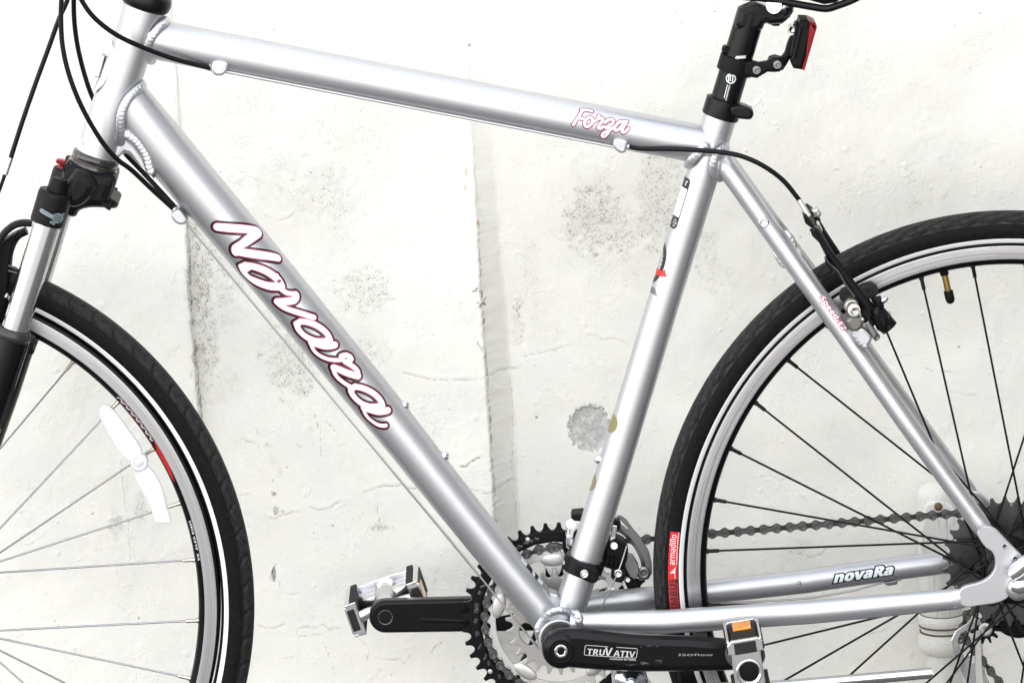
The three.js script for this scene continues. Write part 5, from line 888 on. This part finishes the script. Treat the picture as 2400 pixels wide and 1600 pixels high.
// ---------------------------------------------------------------- rear brake
const rb = group('rear_brake', bike);
{
  const zb = (x, y) => [1800 + x / 3.92, 440 + y / 3.92], Z = 0.072;
  part('noodle', rod(at(...zb(290, 112), 0.032), at(...zb(380, 262), 0.036), L(6.6), 18), M.alloy, rb);
  part('noodle_tip', rod(at(...zb(376, 255), 0.036), at(...zb(432, 350), 0.036), L(5.6), 14), M.steel, rb);
  part('link_wire', rod(at(...zb(425, 335), 0.034), at(...zb(455, 380), 0.0), 0.0009, 8), M.wire, rb);
  part('clamp_block', plate([zb(320, 240), zb(345, 228), zb(365, 262), zb(420, 330), zb(400, 350), zb(365, 330), zb(340, 310)], 0.022, 0.044, 0.002), M.plastic, rb);
  part('clamp_block', plate([zb(380, 195), zb(400, 188), zb(430, 230), zb(480, 270), zb(470, 300), zb(430, 290)], -0.04, -0.01, 0.002), M.plastic, rb);
  part('anchor_bolt', plate([zb(405, 205), zb(455, 178), zb(488, 215), zb(492, 240), zb(462, 268), zb(425, 262)], -0.02, -0.008, 0.0015), M.chrome, rb);
  part('arm_pin', plate([zb(450, 318), zb(470, 315), zb(500, 380), zb(490, 400), zb(462, 370)], 0.03, 0.046, 0.0012), M.chrome, rb); part('arm_pin', rod(at(...zb(405, 360), 0.03), at(...zb(400, 440), 0.03), L(5), 12), M.alloy, rb);
  // the two long arms
  const armPts = [zb(385, 385), zb(430, 350), zb(480, 385), zb(520, 450), zb(620, 620), zb(760, 830), zb(930, 1010), zb(1010, 1130), zb(1010, 1230), zb(950, 1290), zb(890, 1240), zb(860, 1160), zb(790, 1010), zb(700, 880), zb(600, 740), zb(540, 640), zb(470, 500), zb(410, 440)];
  part('brake_arm', plate(armPts, 0.052, 0.062, 0.003), M.satin, rb);
  part('brake_arm', flip(plate(armPts, 0.052, 0.062, 0.003)), M.satin, rb);
  part('arm_spine', sweep(pxs([zb(440, 400), zb(560, 590), zb(740, 850), zb(920, 1090)], 0.0625), i => [L([6, 8, 11, 12][i]), 0.003], 14), M.satin, rb);
  part('return_spring', sweep(spline(pxs([zb(530, 640), zb(560, 690), zb(640, 760), zb(720, 890), zb(800, 1000)], 0.066), 24), 0.0011, 8), M.steel, rb);
  part('spring_stop', plate([zb(522, 640), zb(536, 634), zb(555, 664), zb(610, 690), zb(600, 730), zb(560, 735), zb(530, 690)], 0.058, 0.067, 0.0015), M.plastic, rb);
  // pad holder, pad, boss
  const pd = [zb(655, 975), zb(680, 930), zb(740, 905), zb(800, 930), zb(880, 885), zb(960, 872), zb(1005, 900), zb(1018, 960), zb(980, 1000), zb(880, 1010), zb(800, 1040), zb(720, 1060), zb(665, 1020)];
  part('brake_pad', plate(pd, 0.014, 0.026, 0.002), M.rubber, rb); part('brake_pad', flip(plate(pd, 0.014, 0.026, 0.002)), M.rubber, rb);
  part('pad_dimple', zdisc(at(...zb(922, 945), 0.0262), [[0, L(4)], [-0.0012, 0]], 12), M.plastic, rb);
  part('pad_post', rod(at(...zb(765, 1060), 0.026), at(...zb(795, 1125), 0.082), L(14), 28), M.alloy, rb);
  part('pad_washer', zdisc(at(...zb(770, 1080), 0.066), [[0, L(12)], [0, L(18)], [0.003, L(17)], [0.006, L(15)], [0.006, L(12)]], 28), std(col(0.5, 0.47, 0.4), 0.35, 0.9), rb);
  { const c = at(...zb(800, 1130), 0.086), hex = new THREE.Path(); for (let k = 0; k < 6; k++) { const t = -k * Math.PI / 3; hex[k ? 'lineTo' : 'moveTo'](c.x + Math.cos(t) * L(6), c.y + Math.sin(t) * L(6)); } hex.closePath(); const s = new THREE.Shape(); s.absarc(c.x, c.y, L(11), 0, Math.PI * 2); s.holes.push(hex); part('pad_bolt', extr(s, 0.078, 0.087, 0.0008, 2, 24), M.chrome, rb); part('bolt_floor', zdisc(c.clone().setZ(0.082), [[0, L(7)], [0.0001, 0]], 12), std(col(0.25, 0.18, 0.08), 0.5, 0.6), rb); }
  part('pivot_bracket', plate([zb(720, 1200), zb(780, 1165), zb(850, 1180), zb(880, 1215), zb(860, 1270), zb(830, 1300), zb(770, 1305), zb(735, 1265)], 0.05, 0.068, 0.003, true), std(col(0.2, 0.19, 0.17), 0.4, 0.8), rb);
  part('pivot_plug', plate([zb(845, 1190), zb(875, 1178), zb(890, 1205), zb(862, 1220)], 0.06, 0.072, 0.001), M.polished, rb);
  // spring box with domed bolts
  part('spring_box', (() => { const g = new THREE.CylinderGeometry(L(21), L(21), 0.02, 32); g.rotateZ(0.66); const c = at(...zb(1060, 1215), 0.06); g.scale(1, 1, 1); g.translate(c.x, c.y, c.z); return g; })(), M.black, rb);
  part('spring_box', plate([zb(940, 1110), zb(1010, 1080), zb(1110, 1150), zb(1132, 1220), zb(1100, 1300), zb(1060, 1325), zb(1000, 1290), zb(960, 1200)], 0.044, 0.07, 0.006), M.black, rb);
  part('spring_plate', plate([zb(880, 1230), zb(925, 1205), zb(1010, 1330), zb(1030, 1370), zb(990, 1398), zb(960, 1370)], 0.05, 0.066, 0.0015), M.cage, rb);
  const dome = (x, y, r, dx, dy) => { const c = at(...zb(x, y), 0.056), d = V(dx, -dy, 0.25).normalize(); part('dome_bolt', turned(c.clone().addScaledVector(d, -0.006), c.clone().add(d), [[0, L(r)], [0.004, L(r)], [0.0046, L(r * 0.94)], [0.0075, L(r * 0.8)], [0.0095, L(r * 0.45)], [0.0102, 0]], 24), M.chrome, rb); };
  dome(1075, 1025, 8.5, 0.8, -0.5); dome(1095, 1170, 12.5, 0.8, -0.5); 
  part('bolt_carrier', plate([zb(975, 1010), zb(1040, 995), zb(1070, 1080), zb(1040, 1120), zb(990, 1090)], 0.045, 0.06, 0.003), M.plastic, rb);
  part('tension_screw', zdisc(at(...zb(1005, 1368), 0.066), [[-0.004, L(7)], [0.001, L(7)], [0.0016, L(5)], [0.0008, L(3)], [0.0008, 0]], 16), M.steel, rb);
}
// ---------------------------------------------------------------- quick release at the rear axle
const qr = group('quick_release', bike);
part('release_cam', sweep([at(2374, 1347, 0.084), at(2384, 1338, 0.086), at(2410, 1316, 0.088), at(2450, 1286, 0.09)], i => [L(15), L(18), L(18), L(15)][i], 24), M.polished, qr);
part('release_cap', sweep([at(2376, 1372, 0.084), at(2386, 1374, 0.086), at(2420, 1366, 0.086), at(2436, 1360, 0.086)], i => [L(13), L(17), L(17), L(14)][i], 24), M.polished, qr);
part('axle_nut', zdisc(rearC, [[0.07, 0.0115], [0.0785, 0.0115], [0.08, 0.009], [0.084, 0.006], [0.084, 0]], 24), M.alloy, qr);
// ---------------------------------------------------------------- lettering and stickers
// strokes are centre lines read off the photograph; drawn as outlined script
function script(x, map, strokes, z, k, layers) {
  const P = strokes.map(([w, ...pts]) => { const o = []; for (let i = 0; i < pts.length; i += 2) o.push(map(...z(pts[i], pts[i + 1]))); return [w * k, o]; });
  for (const [color, extra, dx, dy] of layers) for (const [w, o] of P) {
    x.strokeStyle = color; x.lineWidth = w + extra * k; x.beginPath(); x.moveTo(o[0][0] + dx * k, o[0][1] + dy * k);
    if (o.length === 2) x.lineTo(o[1][0] + dx * k, o[1][1] + dy * k);
    else { for (let i = 1; i < o.length - 1; i++) { const mx = (o[i][0] + o[i + 1][0]) / 2, my = (o[i][1] + o[i + 1][1]) / 2; i === o.length - 2 ? x.quadraticCurveTo(o[i][0] + dx * k, o[i][1] + dy * k, o[i + 1][0] + dx * k, o[i + 1][1] + dy * k) : x.quadraticCurveTo(o[i][0] + dx * k, o[i][1] + dy * k, mx + dx * k, my + dy * k); } }
    x.stroke();
  }
}
{
  const zA = (x, y) => [300 + x / 3.92, 300 + y / 3.92], zB = (x, y) => [600 + x / 3.92, 600 + y / 3.92], b = (x, y) => [(x + 0), (y + 0)];
  const s0 = downTube.find(480, 500)[0], s1 = downTube.find(915, 1010)[0];
  const N = [[18, 803, 889, 1000, 909, 1150, 927], [18, 1150, 927, 1190, 934, 1184, 968, 1010, 1060], [17, 1150, 940, 1010, 1060], [19, 1180, 962, 1000, 1065, 962, 1088, 975, 1120], [18, 975, 1112, 1150, 1143, 1362, 1182]];
  const R = [
    [15, -150, 80, -115, 62, -40, 75, 60, 110, 150, 165, 205, 225, 215, 265], [15, 215, 262, 150, 270, 40, 245, -60, 200, -130, 130, -150, 80, -115, 62], [8, -75, 95, -120, 120, -100, 160, 0, 205, 100, 240, 170, 240], [12, 165, 165, 180, 210, 200, 255],
    [10, 205, 275, 245, 315, 300, 328, 345, 325], [17, 345, 345, 352, 385, 250, 398, 180, 398], [12, 172, 395, 200, 440, 350, 492, 512, 545],
    [13, 350, 600, 390, 575, 480, 590, 590, 645, 660, 725, 655, 760], [14, 660, 755, 560, 770, 450, 730, 380, 670, 350, 600, 390, 578], [15, 705, 795, 640, 815, 540, 785, 490, 775], [9, 485, 770, 500, 840, 580, 905, 690, 938, 780, 930],
    [12, 765, 900, 800, 885, 850, 908, 860, 938, 815, 950], [11, 800, 950, 860, 985, 920, 1035, 918, 1070], [15, 915, 1080, 830, 1060, 740, 1015, 695, 1000], [10, 690, 998, 700, 1060, 760, 1125, 835, 1170],
    [13, 848, 1190, 890, 1172, 980, 1195, 1080, 1250, 1140, 1325, 1138, 1352], [14, 1140, 1350, 1050, 1370, 940, 1330, 870, 1260, 846, 1200, 890, 1175], [15, 1190, 1395, 1120, 1415, 1020, 1385, 972, 1372], [9, 966, 1368, 985, 1440, 1060, 1505, 1130, 1540, 1172, 1532],
  ];
  wrap('maker_lettering', downTube, s0, s1, -72 * deg, 78 * deg, 4, (x, to, dpm) => {
    const k = dpm * S * 1000, map = (a, c) => to(...downTube.find(a, c));
    const both = (layers) => { for (const l of layers) { script(x, map, N, zA, k, [l]); script(x, map, R, zB, k, [l]); } };
    both([['#120b10', 12.5, -0.6, 1.2], ['#8c1a3c', 5.4, 0, 0], ['#fbfafb', 0, 0, 0]]);
    const dot = map(...zB(192, 212)); x.fillStyle = '#7d1836'; x.beginPath(); x.ellipse(dot[0], dot[1], 4 * k, 5 * k, 0.5, 0, 7); x.fill();
  }, frame, 0.3, 60, 24);
}
{
  const z = (x, y) => [1300 + x / 9.046, 220 + y / 9.046], s0 = topTube.find(1330, 290)[0], s1 = topTube.find(1480, 300)[0];
  const W = [[6.5, 550, 345, 660, 345, 735, 352, 772, 375], [6.5, 580, 350, 520, 440, 450, 540, 378, 652], [6, 470, 515, 540, 512, 600, 535],
    [6.5, 790, 570, 770, 500, 690, 500, 620, 580, 615, 660, 660, 700, 740, 670, 800, 585], [5.5, 800, 590, 860, 570, 895, 520, 920, 465], [6, 925, 480, 920, 530, 985, 515, 1015, 530, 990, 590, 920, 670, 890, 720, 950, 745, 1015, 690],
    [6, 1050, 610, 1090, 560, 1160, 535, 1225, 555, 1230, 610, 1150, 670, 1060, 712], [6, 1060, 712, 1130, 705, 1155, 745, 1110, 840, 1030, 915, 975, 895, 1000, 830, 1090, 790, 1190, 740, 1240, 700],
    [6, 1440, 600, 1390, 575, 1310, 630, 1240, 720, 1260, 780, 1330, 760, 1410, 670, 1470, 590], [6, 1515, 590, 1450, 690, 1390, 790, 1430, 820, 1500, 790, 1540, 730]];
  wrap('model_lettering', topTube, s0, s1, -60 * deg, 60 * deg, 8, (x, to, dpm) => { const k = dpm * S * 1000; script(x, (a, c) => to(...topTube.find(a, c)), W, z, k, [['#8a1c4c', 5.2, 0, 0.3], ['#fbfafc', 0, 0, 0]]); }, frame, 0.3);
}
{ // small script on the seat stay and block lettering on the far chain stay
  const t = nearStay, s0 = t.find(1908, 696)[0], s1 = t.find(1975, 796)[0];
  wrap('stay_lettering', t, s0, s1, -30 * deg, 75 * deg, 14, (x, to, d, w, h) => { x.save(); x.translate(w * 0.03, h * 0.66); x.transform(1, 0, -0.22, 1, 0, 0); x.font = 'bold ' + h * 0.4 + 'px sans-serif'; const m = x.measureText('Speed-EZ').width; x.scale(w * 0.8 / m, 1); x.lineWidth = h * 0.075; x.strokeStyle = '#b0506c'; x.strokeText('Speed-EZ', 0, 0); x.fillStyle = '#fbf7f9'; x.fillText('Speed-EZ', 0, 0); x.restore(); }, frame, 0.3, 24, 10);
  const f = farChainTube, a = f.find(1942, 1352)[0], b = f.find(2106, 1338)[0];
  wrap('stay_lettering', f, a, b, -38 * deg, 46 * deg, 10, (x, to, d, w, h) => { x.save(); x.translate(w * 0.05, h * 0.72); x.transform(1, 0, -0.42, 1, 0, 0); x.font = 'bold ' + h * 0.76 + 'px sans-serif'; const tx = 'novaRa', m = x.measureText(tx).width; x.scale(w * 0.86 / m, 1); x.lineJoin = 'miter'; x.lineWidth = h * 0.2; x.strokeStyle = '#0c0d10'; x.strokeText(tx, 0, 0); x.fillStyle = '#e8f0f2'; x.lineWidth = h * 0.05; x.strokeStyle = '#e8f0f2'; x.strokeText(tx, 0, 0); x.fillText(tx, 0, 0); x.restore(); }, frame, 0.3, 24, 10);
  const mk = f.find(1873, 1358)[0];
  wrap('stamped_mark', f, mk - 0.003, mk + 0.003, -12 * deg, 22 * deg, 14, (x, to, d, w, h) => { x.strokeStyle = 'rgba(60,60,66,0.7)'; x.lineWidth = w * 0.07; x.strokeRect(w * 0.2, h * 0.2, w * 0.5, h * 0.4); x.beginPath(); x.moveTo(w * 0.3, h * 0.2); x.lineTo(w * 0.6, h * 0.6); x.moveTo(w * 0.65, h * 0.2); x.lineTo(w * 0.65, h * 0.9); x.stroke(); }, frame, 0.4, 4, 4);
}
{ // size sticker and warranty emblem on the front of the seat tube
  const t = seatTube; let s0 = t.find(1600, 410)[0], s1 = t.find(1566, 528)[0];
  // angle runs towards the front (negative normal side is the rear for this tube)
  const sg = t.n.x < 0 ? 1 : -1, F = (a, b) => sg > 0 ? [a * deg, b * deg] : [-b * deg, -a * deg];
  const [f0, f1] = F(40, 140);
  wrap('size_sticker', t, s0, s1, f0, f1, 12, (x, to, d, w, h) => {
    const R = h * 0.14; x.fillStyle = '#141116'; x.beginPath(); x.roundRect(0, 0, w, h, R); x.fill();
    x.fillStyle = '#fbfafc'; x.fillRect(w * 0.2, h * 0.035, w * 0.56, h * 0.93);
    x.fillStyle = '#f4f2f5'; x.save(); const near = sg > 0 ? 1 : 0, yy = near ? h * 0.84 : h * 0.16; x.translate(w * 0.1, yy); x.rotate(sg > 0 ? Math.PI / 2 : Math.PI / 2); x.font = 'bold ' + w * 0.13 + 'px sans-serif'; x.textAlign = 'center'; x.textBaseline = 'middle'; x.fillText('L', 0, 0); x.restore();
    x.fillStyle = '#9d8fb8'; x.font = w * 0.055 + 'px sans-serif'; x.save(); x.translate(w * 0.38, yy); x.rotate(Math.PI / 2); x.textAlign = 'center'; x.fillText('FOR', 0, 0); x.restore();
    x.fillStyle = '#d8dcdc'; for (let k = 0; k < 3; k++) { x.save(); x.translate(w * (0.81 + 0.055 * k), yy); x.rotate(Math.PI / 2); x.font = 'bold ' + w * 0.05 + 'px sans-serif'; x.textAlign = 'center'; x.fillText(['FIT', '19 IN', 'CM'][k], 0, 0); x.restore(); }
  }, frame, 0.35, 20, 16);
  s0 = t.find(1560, 560)[0]; s1 = t.find(1526, 690)[0]; const [g0, g1] = F(22, 158), cyc = t.A(s0);
  wrap('emblem_sticker', t, s0, s1, g0, g1, 10, (x, to, d, w, h) => {
    const P = (px, py) => to(...t.find(px, py)), z = (a, b) => P(1480 + a / 5.06, 390 + b / 5.06), q = z(330, 1130), k = d * S * 1000;
    const mid = h * (sg > 0 ? 0.5 : 0.5);
    // toothed black ring round the front of the tube
    const cx = w * 0.42, cy = h * 0.5, R = w * 0.33, edge = z(405, 1080); x.strokeStyle = '#1b1418'; x.lineWidth = w * 0.075; const rx = R, ry = Math.abs(edge[1] - cy);
    x.beginPath(); x.ellipse(cx, cy, rx, ry, 0, 0, 7); x.stroke();
    x.fillStyle = '#1b1418'; for (let i = 0; i < 22; i++) { const a = i / 22 * Math.PI * 2; x.beginPath(); x.arc(cx + Math.cos(a) * rx * 0.84, cy + Math.sin(a) * ry * 0.88, w * 0.03, 0, 7); x.fill(); }
    x.fillStyle = '#d3141c'; const side = edge[1] > cy ? 1 : -1; x.beginPath(); x.moveTo(cx + w * 0.08, cy - side * ry); x.lineTo(cx + w * 0.1, cy + side * ry * 1.1); x.lineTo(cx + w * 0.05, cy + side * (ry + 0.1 * h)); x.lineTo(cx + w * 0.11, cy + side * (ry + 0.16 * h)); x.lineTo(cx + w * 0.16, cy + side * (ry + 0.22 * h)); x.lineTo(cx + w * 0.17, cy + side * (ry + 0.15 * h)); x.lineTo(cx + w * 0.2, cy + side * ry); x.lineTo(cx + w * 0.21, cy - side * ry); x.fill();
    x.fillStyle = '#4b4560'; x.font = w * 0.055 + 'px sans-serif'; for (let i = 0; i < 6; i++) { const a = side * (0.35 + i * 0.22); x.save(); x.translate(cx - Math.cos(a + side * 0.2) * rx * 1.15, cy + Math.sin(a) * (ry + h * 0.1)); x.rotate(Math.PI / 2); x.fillText('BICYCLES'[i + 2], 0, 0); x.restore(); }
    x.strokeStyle = '#37323c'; x.lineWidth = w * 0.014; for (let i = 0; i < 5; i++) { x.beginPath(); x.moveTo(w * (0.86 + i * 0.02), cy + side * ry * 0.2); x.lineTo(w * (0.85 + i * 0.024), cy + side * ry * (0.9 + 0.12 * i)); x.stroke(); }
  }, frame, 0.35, 24, 24);
}
{ // marks on the seatpost
  const t = postTube, f = (x, y) => t.find(...zp(x, y)), s0 = f(990, 640)[0], s1 = f(740, 1200)[0];
  wrap('post_marks', t, s0, s1, -70 * deg, 70 * deg, 10, (x, to, d, w, h) => {
    const P = (a, b) => to(...f(a, b)), k = d * L(1) * 1000, line = (pts, lw) => { x.lineWidth = lw * k; x.beginPath(); pts.forEach((p, i) => { const q = P(...p); i ? x.lineTo(...q) : x.moveTo(...q); }); x.stroke(); };
    x.strokeStyle = x.fillStyle = '#dfe4e6'; const c = P(810, 938), r = Math.hypot(P(860, 938)[0] - c[0], P(860, 938)[1] - c[1]);
    x.lineWidth = 2.6 * k; x.beginPath(); x.arc(c[0], c[1], r * 1.12, 0, 7); x.stroke();
    line([[785, 900], [780, 970]], 2.6); line([[805, 905], [800, 965]], 2.4); line([[838, 905], [828, 972]], 2.6); line([[775, 902], [845, 902]], 2.4);
    line([[768, 1015], [728, 1170]], 1.8); x.save(); const a = P(795, 1015), b = P(752, 1185); x.translate(...a); x.rotate(Math.atan2(b[1] - a[1], b[0] - a[0])); x.font = 'bold ' + 5.2 * k + 'px sans-serif'; x.scale(1.05, 1); x.fillText('COMPONENTS', 0, 2 * k); x.restore();
    line([[862, 700], [880, 668], [990, 662]], 2.2); line([[880, 715], [892, 685], [985, 680]], 3.4);
  }, post, 0.35, 24, 12);
}
{ // band lettering of the front derailleur
  const t = seatTube, q = t.find(1366, 1326)[0], r = t.A(q) + 0.0045, c = t.center(q), u = t.dir, n = t.n;
  const tex = canvas(700, 130, (x, w, h) => { x.fillStyle = '#eceff0'; x.font = 'bold 120px sans-serif'; x.textBaseline = 'middle'; x.fillText('SHIMANO', 10, h * 0.52); });
  const sg = n.x < 0 ? 1 : -1, f0 = 168, f1 = 46;
  part('band_lettering', gridGeo(40, 2, (i, j) => { const a = lerp(f0, f1, i / 40) * deg * sg, k = lerp(0.0036, -0.0018, j / 2); return [c.clone().addScaledVector(n, Math.sin(a) * r).add(V(0, 0, Math.cos(a) * r)).addScaledVector(u, k), i / 40, j / 2]; }), inkMat(tex, 0.4), fd);
}
{ // small print low on the head tube and behind the down tube
  const t = headTube, s = t.find(190, 333)[0], sg = t.n.x < 0 ? 1 : -1;
  wrap('origin_label', t, s - 0.0045, s + 0.0045, sg > 0 ? 40 * deg : -140 * deg, sg > 0 ? 140 * deg : -40 * deg, 14, (x, to, d, w, h) => { x.fillStyle = '#ececee'; x.fillRect(0, 0, w, h); x.fillStyle = '#55525c'; x.font = 'bold ' + w * 0.5 + 'px sans-serif'; x.save(); x.translate(w * 0.3, sg > 0 ? 0 : h); x.rotate(sg > 0 ? Math.PI / 2 : -Math.PI / 2); x.textBaseline = 'middle'; x.fillText('MADE IN CHINA', 4, 0); x.restore(); }, frame, 0.4, 6, 16);
  // emblem on the fork sleeve
  const zl = 0.056, P = (x, y) => at(x, y, zl), c0 = P(108, 523), c1 = P(131, 448), ax = c1.clone().sub(c0).normalize(), side = V(ax.y, -ax.x, 0), r = L(40.4) + 0.0003;
  const tex = canvas(420, 260, (x, w, h) => {
    x.translate(w * 0.5, h * 0.5); x.rotate(0.0); x.fillStyle = '#76858f'; x.strokeStyle = '#76858f'; x.lineCap = 'round';
    x.lineWidth = 62; x.beginPath(); x.moveTo(-150, -52); x.lineTo(20, -10); x.stroke(); x.beginPath(); x.ellipse(100, -6, 92, 82, 0.1, 0, 7); x.fill();
    x.strokeStyle = '#1a1d20'; x.lineWidth = 9; for (let k = 0; k < 6; k++) { x.beginPath(); x.moveTo(40 + k * 22, -60 + k * 3); x.lineTo(30 + k * 22, 45 + k * 3); x.stroke(); } x.lineWidth = 8; x.beginPath(); x.moveTo(-170, -60); x.lineTo(-30, -26); x.stroke();
    x.fillStyle = '#76858f'; for (const [a, b] of [[20, 78], [60, 92], [170, -84]]) { x.beginPath(); x.arc(a, b, 20, 0, 7); x.fill(); }
  });
  const mid = c0.clone().lerp(c1, 0.32);
  part('fork_emblem', gridGeo(20, 8, (i, j) => { const f = lerp(-42, 62, i / 20) * deg, k = lerp(-0.0078, 0.0078, j / 8); return [mid.clone().addScaledVector(side, Math.sin(f) * r).add(V(0, 0, Math.cos(f) * r)).addScaledVector(ax, k), i / 20, j / 8]; }), inkMat(tex, 0.4), fork);
}
{ // crank lettering: flat on the arm's face
  const zc = (x, y) => [1240 + x / 3.92, 1400 + y / 3.92], o = at(...zc(460, 420), armZ), e = at(...zc(1760, 460), armZ), dir = e.clone().sub(o).normalize(), up = V(-dir.y, dir.x, 0), W = o.distanceTo(e), Hh = L(230 / 3.92 + 2), q = 1700 / W;
  const to = (x, y) => { const p = at(...zc(x, y), armZ).sub(o); return [p.dot(dir) * q, -p.dot(up) * q]; };
  const tex = canvas(1700, Math.round(Hh * q), (x, w, h) => {
    const ln = pts => { x.beginPath(); pts.forEach((p, i) => { const v = to(...p); i ? x.lineTo(...v) : x.moveTo(...v); }); x.stroke(); };
    x.strokeStyle = x.fillStyle = '#c4c5c5'; x.lineWidth = 7; x.lineJoin = 'round';
    ln([[728, 452], [530, 437], [516, 446], [508, 520], [518, 528], [970, 557], [988, 548], [998, 480], [988, 468], [805, 456]]);
    const A = to(530, 522), B = to(978, 550), ang = Math.atan2(B[1] - A[1], B[0] - A[0]); x.save(); x.translate(...A); x.rotate(ang); x.transform(1, 0, -0.1, 1, 0, 0); x.font = 'bold 100px sans-serif'; x.textBaseline = 'alphabetic';
    const run = (s, x0, sc) => { x.save(); x.translate(x0, 0); x.scale(sc, 1); x.fillText(s, 0, 0); const m = x.measureText(s).width * sc; x.restore(); return m; };
    const len = Math.hypot(B[0] - A[0], B[1] - A[1]), full = x.measureText('TRU').width + x.measureText('ATIV').width + 92, sc = len / full; let cur = run('TRU', 0, sc);
    x.save(); x.translate(cur - 14, 0); x.scale(sc * 1.3, 1.38); x.fillText('V', 0, 0); x.restore(); cur += 84 * sc; run('ATIV', cur, sc); x.restore();
    x.save(); const C = to(742, 570), E = to(984, 580); x.translate(...C); x.rotate(Math.atan2(E[1] - C[1], E[0] - C[0])); x.font = 'bold 26px sans-serif'; const m2 = x.measureText('POWERED BY SRAM').width; x.scale(Math.hypot(E[0] - C[0], E[1] - C[1]) / m2, 1); x.fillText('POWERED BY SRAM', 0, 0); x.restore();
    x.fillStyle = '#8c8d8e'; x.save(); const G = to(1370, 536), K2 = to(1692, 536); x.translate(...G); x.rotate(Math.atan2(K2[1] - G[1], K2[0] - G[0])); x.font = 'bold 36px sans-serif'; const m3 = x.measureText('ISOflow').width; x.scale(Math.hypot(K2[0] - G[0], K2[1] - G[1]) / m3, 1); x.fillText('ISOflow', 0, 0); x.restore();
    const r = rng(9); for (const [cx, cy, rx, ry, n] of [[1130, 440, 110, 14, 46], [1060, 605, 60, 16, 60], [930, 618, 50, 12, 24], [1190, 580, 40, 16, 18], [1215, 600, 12, 40, 10]]) for (let k = 0; k < n; k++) { const p = to(cx + (r() + r() - 1) * rx, cy + (r() + r() - 1) * ry), a = 0.12 + 0.4 * r(); x.fillStyle = `rgba(190,192,194,${a})`; x.beginPath(); x.ellipse(p[0], p[1], 1.5 + 7 * r() * r(), 1 + 2.4 * r(), r() * 3, 0, 7); x.fill(); }
  });
  part('arm_lettering', gridGeo(1, 1, (i, j) => { const p = o.clone().addScaledVector(dir, i * W).addScaledVector(up, -(1 - j) * Hh); p.z = armZ + 0.0002; return [p, i, j]; }), inkMat(tex, 0.4), crank);
}
{ // maker's foil on the back of the down tube by the chainrings
  const t = downTube, sg = t.n.x > 0 ? 1 : -1, s0 = t.find(1215, 1310)[0], s1 = t.find(1262, 1372)[0];
  wrap('tubing_label', t, s0, s1, sg > 0 ? 62 * deg : -140 * deg, sg > 0 ? 140 * deg : -62 * deg, 10, (x, to, d, w, h) => { x.fillStyle = '#141318'; x.fillRect(w * 0.28, 0, w * 0.5, h); x.fillStyle = '#cfd6da'; const y = sg > 0 ? h * 0.7 : h * 0.1; x.fillRect(0, 0, w * 0.26, h); x.fillRect(w * 0.8, 0, w * 0.2, h); x.beginPath(); x.moveTo(w * 0.34, 0); x.lineTo(w * 0.46, 0); x.lineTo(w * 0.68, h); x.lineTo(w * 0.56, h); x.fill(); x.fillStyle = '#85909a'; for (let k = 0; k < 3; k++) { x.fillRect(w * (0.05 + 0.07 * k), h * 0.2, w * 0.025, h * 0.6); x.fillRect(w * (0.82 + 0.06 * k), h * 0.2, w * 0.02, h * 0.6); } }, frame, 0.35, 10, 14);
}
renderer.render(scene, camera);
